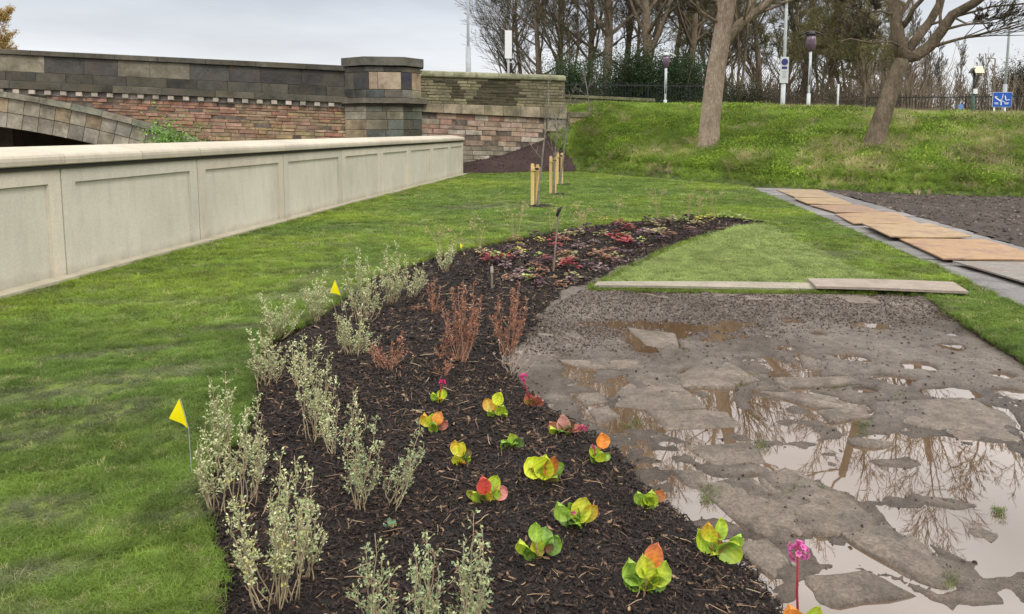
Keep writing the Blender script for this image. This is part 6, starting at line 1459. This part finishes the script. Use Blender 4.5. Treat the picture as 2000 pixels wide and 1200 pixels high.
# ---------------- rough herbs and long grass on the bank
def herb(seed, n, L, rad, h):
    r = np.random.RandomState(seed); mb = MB(); P = r.normal(size=(n, 3)) * np.array([rad, rad, 0]) ; P[:, 2] = h * r.rand(n) ** .7; D = r.normal(size=(n, 3)) + P * 2 + np.array([0, 0, .3])
    leafquads(mb, P, D, L * r.uniform(.6, 1.3, n), np.ones((n, 3)), r); V = np.vstack(mb.v); Q = np.vstack(mb.q); return mkmesh('herb', V, Q)
herbs = [(herb(i, 44, .058, .12, .18), M_HERB) for i in range(4)] + [(blade_tuft(34, .09, .30, .010, 1.1, 200 + i), M_HERB) for i in range(3)]
n = 85000; x = rg.uniform(1.0, 22, n); y = rg.uniform(15.5, 40, n); k = x < .74 * y + .5; x, y = x[k], y[k]
z = bank_z(x[None], y[None])[0]; ex = np.interp(y, [p[1] for p in MOUND_EDGE], [p[0] for p in MOUND_EDGE]); dB = sdist(x, y, BASE, False)
k = (z > -.03) & (x > ex - .1) & ~inpoly(x, y, LAWN) & (rg.rand(len(x)) < np.interp(y, [16, 30, 34, 40], [1, .85, .8, .5]) * (.35 + .65 * (dB > .25))); x, y, z, dB = x[k], y[k], z[k], dB[k]; n = len(x)
hb = fbm(x, y, 2.0, 4, 81); dry = sstep(.60, .74, fbm(x, y, 1.1, 3, 91)) * .5
dry = np.maximum(dry, sstep(8.5, 13, x) * .55 * sstep(.42, .6, fbm(x, y, .9, 3, 92)))
for px, py, r_ in [(1460, 318, 1.0), (1640, 305, 1.2), (1700, 330, 1.1), (1290, 342, .8), (1150, 262, .5), (1360, 285, .6)]:
    g = ground_hit(px, py); dry = np.maximum(dry, (1 - sstep(.2, 1.0, np.hypot(x - g.x, y - g.y) / r_)) * .9)
leafy = rg.rand(n) < np.clip(.8 * sstep(.45, .62, hb) * (1 - dry) + .10, 0, 1) * (x < 11 + 6 * rg.rand(n))
idx = np.where(leafy, rg.randint(4, size=n), 4 + rg.randint(3, size=n))
g1c = np.array([(.16, .25, .025), (.23, .34, .04), (.10, .165, .022), (.28, .37, .055)])[rg.randint(4, size=n)]; g2c = np.array([(.23, .33, .055), (.17, .26, .04), (.30, .38, .08)])[rg.randint(3, size=n)]
C = np.where(leafy[:, None], g1c, g2c); dc = np.array([(.52, .45, .26), (.44, .37, .20), (.38, .35, .15)])[rg.randint(3, size=n)]; isdry = rg.rand(n) < dry * .75; C = np.where(isdry[:, None] & ~leafy[:, None], dc, C)
C = C * rg.uniform(.7, 1.3, (n, 1)) * (.45 + 1.1 * fbm(x, y, .9, 3, 95))[:, None]
S = rg.uniform(.7, 1.25, n) * np.where(dB < .7, .55, 1.0) * np.where(leafy, 1.1, .9)
scatter('bank_vegetation', 'rough green weeds and long grass covering the bank', np.stack([x, y, z], 1), np.stack([rg.normal(size=n) * .18, rg.normal(size=n) * .18, rg.rand(n) * 6.283], 1), np.stack([S, S, S * np.where(isdry, 1.25, 1)], 1), C, idx, herbs)
# a few weeds and grass sprigs rooted between the stones
W = []
for px, py in [(1440, 745), (1455, 740), (1110, 655), (1060, 640), (1690, 828), (1685, 842), (1340, 690), (1480, 870), (1390, 955), (1385, 975), (1220, 700), (1640, 745), (1600, 960), (1395, 680), (1950, 1010), (1850, 1130), (1560, 955), (1530, 975), (1670, 755), (1240, 830), (1760, 770), (1075, 620), (1150, 575), (1165, 560)]:
    for _ in range(6): g = G(px + rg.normal() * 9, py + rg.normal() * 6, -.045); W.append((g.x, g.y, -.045))
W = np.array(W); n = len(W)
scatter('stone_weeds', 'tiny green weeds rooted between the muddy stones', W, np.stack([rg.normal(size=n) * .4, rg.normal(size=n) * .4, rg.rand(n) * 6.28], 1), np.full((n, 3), .8) * rg.uniform(.5, 1.1, (n, 1)), np.array((.14, .17, .05)) * rg.uniform(.6, 1.3, (n, 1)), rg.randint(5, size=n), tufts)
# pale straws and twigs lying on the mulch
tw = []
for s in range(4):
    r = np.random.RandomState(900 + s); mb = MB(); P = np.array([[-.03, 0, 0], [-.01, r.normal() * .002, .001], [.012, r.normal() * .002, .001], [.03, r.normal() * .003, 0]]); mb.tube(P, [.0012, .0014, .0012, .0008], 4); tw.append((mkmesh('straw', np.vstack(mb.v), np.vstack(mb.q), np.vstack(mb.t)), M_CHIP))
n = 2200; x = rg.uniform(-1.7, 4.2, n); y = 1.6 + 9 * rg.rand(n) ** 1.7; k = (sdist(x, y, BED) > .02) & ~inpoly(x, y, LAWN); x, y = x[k], y[k]; n = len(x); z = bed_z(x[None], y[None])[0] + .014; s = rg.uniform(.4, 1.3, n) * (1 + .08 * y)
scatter('straw_litter', 'thin pale straws and twigs lying on the mulch', np.stack([x, y, z], 1), np.stack([rg.normal(size=n) * .12, rg.normal(size=n) * .12, rg.rand(n) * 6.28], 1), np.stack([s, s, s], 1), np.array([(.34, .25, .15), (.26, .17, .10), (.42, .34, .22), (.18, .11, .07)])[rg.randint(4, size=n)], rg.randint(4, size=n), tw)
# pebbles and grit on the wet mud between the stones
n = 5200; x = rg.uniform(.0, 4.4, n); y = rg.uniform(1.9, 6.2, n); z = mud_z(x[None], y[None])[0]; k = (z > WATER_Z + .002) & ~inpoly(x, y, LAWN) & (sdist(x, y, BED) < .0) & (fbm(x, y, .4, 3, 55) > .46); x, y, z = x[k], y[k], z[k]
clod_field('mud_grit', 'small stones and grit scattered on the wet mud', x, y, z + .002, .004 + .010 * rg.rand(len(x)) ** 3, [(.06, .045, .035), (.12, .10, .08), (.24, .21, .18), (.04, .03, .024)])
